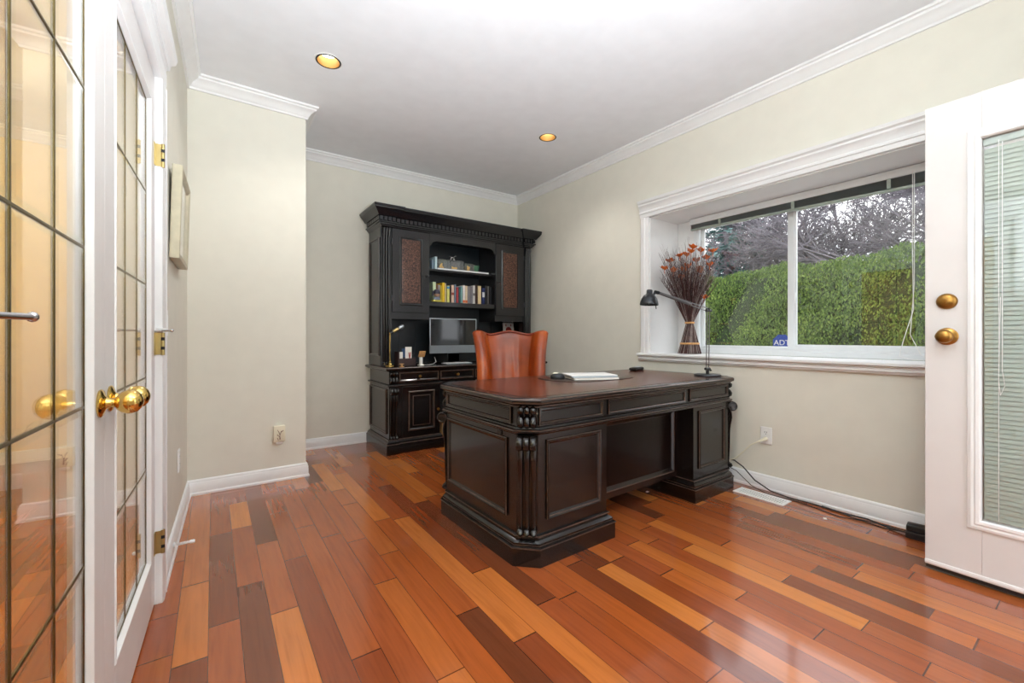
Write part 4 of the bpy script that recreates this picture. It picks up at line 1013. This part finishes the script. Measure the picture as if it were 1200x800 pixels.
# ------------------------------------------------------------------ DRIED BOUQUET
bq=thing('dried_bouquet','tall sheaf of dark dried twigs with orange flowers on the window sill','dried flowers',(3.262,2.07,.8955))
R=random.Random(3)
def sheaf(n,m,name,rad,tops,forks=True):
    b=MB()
    for i in range(n):
        a=R.random()*2*PI; rr=math.sqrt(R.random()); h=tops[0]+(tops[1]-tops[0])*R.random()
        ca,sa=math.cos(a),math.sin(a)
        base=Vector((ca*.092*rr,sa*.092*rr,0.002)); tw=a+.5
        waist=Vector((math.cos(tw)*.028*rr,math.sin(tw)*.028*rr,.255)); sp=.245*rr
        t2=a+.6; up=Vector((math.cos(t2)*sp*(.74 if math.cos(t2)>0 else 1.15),math.sin(t2)*sp,h))
        mid=waist.lerp(up,.5)+Vector((R.uniform(-.01,.01),R.uniform(-.01,.01),0))-Vector((math.cos(t2)*sp*.1,math.sin(t2)*sp*.1,0))
        pts=[base,base.lerp(waist,.6)*1,waist,mid,up]
        b.tube(pts,[rad*1.3,rad*1.2,rad,rad*.8,rad*.3],4,caps=False)
        if forks:
            for q in range(4):
                s=mid.lerp(up,R.random()*.8); d=Vector((R.uniform(-.03,.03),R.uniform(-.03,.03),R.uniform(.04,.09))); e=s+d; e.x=min(e.x,.185)
                b.tube([s,s+d*.5+Vector((R.uniform(-.006,.006),0,0)),e],[rad*.5,rad*.4,rad*.2],3,caps=False)
    o=b.build(name,m,bq,smooth=0); o['kind']='stuff'; return o
sheaf(230,'twig','dark_twigs',.0028,(.55,.86)); sheaf(150,'twiglt','pale_twigs',.0018,(.62,.93))
for z,r in ((.258,.034),(.085,.072)):
    b=MB(); b.lathe([(r,z-.008),(r+.004,z-.006),(r+.005,z),(r+.004,z+.006),(r,z+.008)],28,caps=False); b.build('tie_band','raffia',bq,smooth=60)
FL=[(-.2,.69),(-.135,.80),(-.15,.67),(-.09,.62),(-.02,.71),(.0,.83),(.02,.87),(-.04,.80),(.05,.84),(.13,.78),(.16,.72),(.09,.69),(-.06,.68),(.06,.66),(.17,.83),(-.16,.76),(.11,.45),(.02,.76)]
for k,(d,z) in enumerate(FL):
    # spread mostly across the view, small depth scatter
    dx=-d*-.55; px=d*.80; p=Vector((min(.15,d*(.62 if d>0 else .95)+R.uniform(-.03,.03)),-d*.62+R.uniform(-.06,.0)*1.0,z))
    b=MB(); np_=6; ax=R.uniform(0,6)
    for q in range(np_):
        a=ax+2*PI*q/np_; dr=Vector((math.cos(a),math.sin(a),1.0+R.uniform(-.5,.6))).normalized()*R.uniform(.044,.062); sd=dr.cross(Vector((0,0,1))).normalized()*.021
        o_=Vector((0,0,0)); m_=dr*.55
        b.add([o_,m_+sd+Vector((0,0,.003)),dr,m_-sd+Vector((0,0,.003)),m_-Vector((0,0,.003))],[(0,1,4),(1,2,4),(2,3,4),(3,0,4),(0,1,2,3)])
    b.tube([(0,0,0),(0,0,-.03)],[.003,.0015],5)
    o=b.build('dried_flower','petal',bq,smooth=0,recalc=False); o.location=p

# ------------------------------------------------------------------ THINGS ON WALLS AND FLOOR
# picture on the left wall, leaning out at its top
pc=thing('framed_picture','thick pale framed picture on the wall beside the glazed doors','picture',(*lw(.0015,2.73),1.405),LROT)
X=Matrix.Rotation(math.radians(1.6),4,'Y')
b=MB(); b.X=X; b.panel((.0,-.215,.0),(0,1,0),(0,0,1),(1,0,0),.43,.435,[(0,.0),(0,.036),(.004,.04),(.012,.04),(.022,.03),(.032,.034),(.036,.026)],fill=False); b.box(.0,.004,-.215,.215,0,.435); b.build('frame',mat('pale_gilt',srgb(196,188,164),.4,.2,vary=.08,scale=30),pc,smooth=30)
b=MB(); b.X=X; b.box(.022,.024,-.18,.18,.035,.40); b.build('mount','paper',pc,smooth=0)
b=MB(); b.X=X; b.box(.0242,.0248,-.11,.11,.1,.335); b.build('print',mat('print_sepia',srgb(150,146,120),.6,vary=.4,scale=14),pc,smooth=0)
b=MB(); b.X=X; b.box(.027,.0285,-.18,.18,.035,.40); b.build('picture_glass','glass',pc,smooth=0)
def plate(name,lb,loc,rz,kind,m='white'):
    t=thing(name,lb,'outlet' if kind=='outlet' else 'light switch',loc,rz)
    b=MB(); b.panel((0,-.036,-.058),(0,1,0),(0,0,1),(1,0,0),.072,.116,[(0,0),(0,.003),(.003,.006),(.006,.006)]); b.build('cover_plate',m,t)
    if kind=='outlet':
        for z in (-.02,.02):
            b=MB(); b.lathe([(.0001,0),(.0165,0),(.0165,.0015),(.0001,.0015)],20,0,(.006,0,z),'x',sx=.85); r=b.build('receptacle',m,t)
            b=MB(); b.box(.0074,.0078,-.008,-.005,z-.001,z+.008); b.box(.0074,.0078,.005,.008,z-.001,z+.008); b.box(.0074,.0078,-.002,.002,z-.011,z-.006); b.build('slots','dark',r,smooth=0)
    else:
        b=MB(); b.rbox(.006,.009,-.016,.016,-.033,.033,.001); b.build('rocker',m,t)
    return t
plate('light_switch','white rocker light switch on the wall beside the glazed doors',(*lw(.001,2.40),1.10),LROT,'switch')
plate('wall_outlet','white outlet low on the wall below the framed picture',(*lw(.001,2.92),.37),LROT,'outlet')
plate('wall_outlet','white outlet with a plug, low on the wall right of the desk',(XR-.001,1.384,.367),PI,'outlet')
nl=thing('plug_in_warmer','small cream plug-in box with a brown tree shape on the wall','plug-in light',(.389,YA+.0015,.343))
b=MB(); b.rbox(-.036,.036,-.042,.0,-.055,.055,.004); b.build('body','cream',nl)
b=MB(); Y_=-.0425
for p in ([(.0,-.04),(.001,-.01),(-.004,.012),(-.014,.03)],[(.001,-.01),(.008,.012),(.012,.022)],[(.008,.012),(.02,.02)],[(0,-.02),(-.013,-.008)],[(.004,-.04),(.001,-.01)],[(-.008,-.045),(-.015,-.025)]): b.tube([(x,Y_,z) for x,z in p],.0018,6)
for p in ((-.013,-.006),(.021,.021)): b.sphere((p[0],Y_,p[1]),.0035,(1,.4,1),8)
b.build('tree_silhouette',mat('brown_print',srgb(110,70,60),.7),nl)
b=MB(); b.rbox(-.02,.02,-.03,-.0,-.075,-.054,.003); b.build('plug','white',nl)
b=MB()
b.tube([(0,0,0),(.006,0,0)],.013,14)
for i in range(60): pass
pts=[(.006+.055*i/90,.006*math.cos(i*.9),.006*math.sin(i*.9)-.00) for i in range(91)]
b.tube(pts,.0013,5); b.tube([(.06,0,0),(.074,0,-.001),(.08,0,-.001)],[.008,.009,.007],12)
o=b.build('door_stop','white'); p=lw(.0165,2.55); o.location=(*p,.062); o.rotation_euler.z=LROT; tag(o,'white spring door stop on the baseboard beside the glazed doors','door stop')
# floor register
rg=thing('floor_register','white metal floor vent set in the wood by the window wall','floor vent',(2.922,1.345,0))
b=MB(); b.panel((-.06,-.155,.0),(1,0,0),(0,1,0),(0,0,1),.12,.31,[(0,0),(0,.002),(.003,.005),(.018,.005),(.02,.001)],fill=False); b.build('rim','white',rg)
b=MB(); b.box(-.041,.041,-.136,.136,.0004,.001); b.build('dark_well','dark',rg,smooth=0)
b=MB()
for k in range(19): y=-.128+k*.01422; b.X=Matrix.Translation((0,y,.003))@Matrix.Rotation(.5,4,'X'); b.box(-.04,.04,-.0036,.0036,-.0008,.0008)
b.X=Matrix.Identity(4); b.box(-.002,.002,-.137,.137,.003,.0045); b.build('louvres','white',rg,smooth=0)
# cords
fz=.0055
tag(MB().tube([(XR-.008,1.384,.347),(XR-.035,1.384,.345),(XR-.07,1.40,.335),(XR-.085,1.45,.30),(XR-.085,1.50,.24),(XR-.075,1.56,.18),(XR-.06,1.62,.155),(XR-.05,1.75,.15)],[.013,.011,.005,.004,.004,.004,.004,.004],10).build('white_cord','cream'),'cream cord plugged into the outlet right of the desk','cord')
tag(MB().tube([(XR-.05,1.74,.15),(XR-.06,1.57,.165),(XR-.08,1.50,.14),(XR-.085,1.42,.07),(XR-.065,1.33,.02),(XR-.055,1.22,fz),(XR-.045,1.1,fz),(XR-.06,.95,fz),(XR-.055,.82,fz+.004),(XR-.085,.72,fz),(XR-.10,.64,.012)],.0042,8).build('black_cord','darkrub'),'thick black cord along the baseboard from the desk to the power brick','cord')
tag(MB().tube([(XR-.045,1.72,.13),(XR-.075,1.55,.10),(XR-.09,1.44,.03),(XR-.095,1.34,.0045),(XR-.08,1.2,.0035),(XR-.10,1.05,.0035),(XR-.13,.93,.0035),(XR-.09,.84,.0035),(XR-.11,.74,.0035),(XR-.12,.64,.02)],.0028,8).build('thin_black_cord','darkrub'),'thin black cord on the wood floor beside the baseboard','cord')
tag(MB().tube([(XR-.10,.645,.02),(XR-.07,.75,.0085),(XR-.10,.86,.0085),(XR-.05,.96,.0045),(XR-.03,1.05,.0035)],.003,8).build('looped_black_cord','darkrub'),'short looped black cord ending near the power brick','cord')
pb=thing('power_brick','black power brick on the floor behind the open white door','power adapter',(XR-.105,.565,0),.12)
b=MB(); b.rbox(-.035,.035,-.08,.08,0,.036,.007); b.build('brick','dark',pb,smooth=40); b=MB(); b.rbox(-.03,.03,-.08,.078,.0365,.07,.007); b.build('upper_brick','dark',pb,smooth=40)
b=MB(); b.box(-.012,.012,-.008,.008,0,.0015); o=b.build('paper_scrap','paper',smooth=0); o.location=(2.86,1.0-.03,.0003); o.rotation_euler.z=.5; tag(o,'tiny white paper scrap on the wood floor by the cords','scrap')
b=MB(); b.box(-.01,.01,-.007,.007,0,.0015); o=b.build('paper_scrap','paper',smooth=0); o.location=(2.38,1.82,.0003); o.rotation_euler.z=.2; tag(o,'tiny white scrap on the floor under the desk kneehole','scrap')

# ------------------------------------------------------------------ OUTSIDE
b=MB(); b.box(XO,6.2,YF-1.6,12,-.25,-.2); o=b.build('bounce_terrace','patio',smooth=0); o['kind']='structure'  # unseen pale strip added to bounce daylight into the window reveal
b=MB(); b.box(XO,30,-12,26,-.32,-.25); o=b.build('lawn','lawn',smooth=0); o['kind']='structure'
b=MB(); b.box(-6,XO,-12,YF-1.6,-.32,-.02); b.box(XO,6,-12,YF-1.6,-.25,-.02); o=b.build('patio','patio',smooth=0); o['kind']='structure'
# clipped hedge
hd_=thing('cedar_hedge','tall clipped green cedar hedge outside the window','hedge',(7.4,0,-.25))
R=random.Random(11)
b=MB(); b.rbox(-.42,.5,-4,9,0,2.21,.1); b.build('hedge_core','hcore',hd_,smooth=60)
b=MB(); V=[];F=[]
def htop(y): return 2.32-.024*(y-1.4)+.03*math.sin(y*4.3+1)+.025*math.sin(y*9.1)
NL=80000
for i in range(NL):
    y=R.uniform(.3,5.6) if i<NL*.85 else R.uniform(-4,9); f=R.random()
    ht_=htop(y)
    if f<.86: z=R.uniform(.0,ht_); bul=.06*math.sin(y*3.1+z*2)+.05*math.sin(z*5+y*7); x=-.47+bul+R.uniform(-.06,.05); nx=-1
    else: x=R.uniform(-.5,.5); z=ht_+R.uniform(-.05,.07); nx=0
    if x<-.38 and z>ht_-.15: x+=.1*(z-ht_+.15)/.15
    s=R.uniform(.014,.03); a=R.uniform(-.7,.7); d=Vector((-.35*abs(R.gauss(0,1)) if nx else R.uniform(-.5,.5),math.sin(a)+R.uniform(-.3,.3),math.cos(a)*1.2)).normalized()
    sd=d.cross(Vector((-1,R.uniform(-.8,.8),R.uniform(-.4,.4)))).normalized()*s*.42
    p=Vector((x,y,z)); k=len(V); V+=[p-sd*.5,p+d*s*.9-sd,p+d*s*1.7,p+d*s*.9+sd]; F.append((k,k+1,k+2,k+3))
b.add(V,F); o=b.build('foliage','leafh',hd_,smooth=0,recalc=False); o['kind']='stuff'
# bare and leafy trees
def bare(name,lb,loc,h,spread,seed,depth=6,m='bark',rad=.16,up=.35):
    t=thing(name,lb,'tree',loc,0,'trees beyond the hedge'); R=random.Random(seed); b=MB(); tw=MB()
    def br(p,d,L,r,n):
        q=p; pts=[p]; rs=[r]
        for k in range(3):
            d=(d+Vector((R.gauss(0,.16),R.gauss(0,.16),R.gauss(0,.10)+.02))).normalized(); q=q+d*L/3; pts.append(q); rs.append(r*(1-.13*(k+1)))
        (b if n>2 else tw).tube(pts,[max(.006,q_) for q_ in rs],6 if n>3 else 3,caps=False)
        if n==0: return
        kk=3 if n>1 else 4
        for k in range(kk):
            e=pts[R.choice((1,2,3))] if k else pts[3]
            nd=(d+Vector((R.gauss(0,.75),R.gauss(0,.75),R.gauss(0,.35)+up*.3))*.85).normalized()
            br(e,nd,L*R.uniform(.6,.82),r*.58,n-1)
    br(Vector((0,0,-.0)),Vector((0,0,1)),h*.34,rad,1+0) if 0 else None
    b.tube([(0,0,0),(.05,.03,h*.2),(.0,.08,h*.34)],[rad*1.2,rad,rad*.85],10)
    for k in range(17):
        a=2*PI*k/17+R.uniform(-.3,.3); br(Vector((0,.05,h*R.uniform(.24,.36))),Vector((math.cos(a)*spread,math.sin(a)*spread,R.uniform(.35,1.0))).normalized(),h*.245,rad*.5,depth-1)
    b.build('trunk',m,t,smooth=60); o=tw.build('twigs',m,t,smooth=0); o['kind']='stuff'; return t
bare('bare_tree','wide grey bare-branched tree rising above the hedge, right pane',(11.7,3.0,-.25),6.3,1.15,5,7)
bare('bare_tree','thinner pale bare tree behind the hedge, seen left of the window mullion',(14.0,5.9,-.25),5.4,.6,9,6)
def conifer(name,lb,loc,h,r,seed,m):
    t=thing(name,lb,'tree',loc,0,'trees beyond the hedge'); R=random.Random(seed)
    MBt=MB(); MBt.tube([(0,0,0),(0,0,h)],[.14,.02],8); 
    V=[];F=[]
    n=int(h*9)
    for i in range(n):
        z=.8+(h-.9)*i/n; L=r*(1-z/h)**.8+.15; a0=R.random()*6.28
        for k in range(4):
            a=a0+k*PI/2+R.uniform(-.4,.4); tip=Vector((math.cos(a)*L,math.sin(a)*L,z-.18*L+R.uniform(-.1,.1)+.12*L)); st=Vector((0,0,z)); MBt.tube([st,st.lerp(tip,.5)+Vector((0,0,-.05)),tip],[.014,.01,.004],3,caps=False)
            for q in range(20):
                f=R.uniform(.12,1); p=st.lerp(tip,f)+Vector((R.gauss(0,.04),R.gauss(0,.04),R.gauss(-.03,.03))); d=Vector((math.cos(a+R.uniform(-1,1)),math.sin(a+R.uniform(-1,1)),R.uniform(-.6,.2))).normalized()*R.uniform(.08,.16); sd=d.cross(Vector((R.uniform(-1,1),R.uniform(-1,1),1))).normalized()*.022
                k0=len(V); V+=[p-sd,p+d*.6-sd,p+d,p+d*.6+sd,p+sd]; F.append((k0,k0+1,k0+2,k0+3,k0+4))
    MBt.build('trunk','bark',t,smooth=60); b=MB(); b.add(V,F); o=b.build('needles',m,t,smooth=0,recalc=False); o['kind']='stuff'
conifer('conifer','blue-green conifer behind the hedge at the left side of the window',(9.3,4.98,-.25),6.4,.85,21,'leafc')
conifer('conifer','dark green shrubby conifer behind the hedge at the right side of the window',(10.5,1.6,-.25),3.3,1.0,22,'leafd')
conifer('conifer','blue-green conifer partly behind the thinner bare tree',(15.5,8.4,-.25),6.0,1.6,23,'leafc')
# small security sign in the garden bed
sg=thing('yard_sign','small blue octagonal security sign standing outside by the window frame','sign',(3.95,1.645,-.205))
b=MB(); b.tube([(0,0,0),(0,0,1.14)],.008,8); b.build('stake','steel',sg)
b=MB(); P=[(.075*math.cos(PI/8+k*PI/4),.075*math.sin(PI/8+k*PI/4)) for k in range(8)]; b.X=Matrix.Translation((0,0,1.19)); b.prism(P,(-.012,0,0),(0,-1,0),(0,0,1),(-1,0,0),.004); b.build('sign_board',mat('sign_blue',srgb(28,70,170),.4),sg)
cu=bpy.data.curves.new('sign_text','FONT'); cu.body='ADT'; cu.size=.062; cu.align_x='CENTER'; cu.align_y='CENTER'; cu.extrude=.0006
to=bpy.data.objects.new('sign_text_curve',cu); COL.objects.link(to); bpy.context.view_layer.update()
me=bpy.data.meshes.new_from_object(to.evaluated_get(bpy.context.evaluated_depsgraph_get())); bpy.data.objects.remove(to); me.materials.clear(); me.materials.append(M['white'])
to=bpy.data.objects.new('lettering',me); COL.objects.link(to); to.parent=sg; to.location=(-.0168,0,1.19); to.rotation_euler=(PI/2,0,-PI/2)

# ------------------------------------------------------------------ LIGHT
wd=bpy.data.worlds.new('sky'); SC.world=wd; wd.use_nodes=True; nt=wd.node_tree; bg=nt.nodes['Background']
tc=nt.nodes.new('ShaderNodeTexCoord'); ns=nt.nodes.new('ShaderNodeTexNoise'); ns.inputs['Scale'].default_value=2.2; ns.inputs['Detail'].default_value=4
nt.links.new(tc.outputs['Generated'],ns.inputs['Vector'])
rp_=nt.nodes.new('ShaderNodeValToRGB'); rp_.color_ramp.elements[0].color=(.80,.88,1,1); rp_.color_ramp.elements[1].color=(1,1,1,1); rp_.color_ramp.elements[0].position=.3; rp_.color_ramp.elements[1].position=.6
nt.links.new(ns.outputs[0],rp_.inputs[0]); nt.links.new(rp_.outputs[0],bg.inputs[0]); bg.inputs[1].default_value=LE['sky']
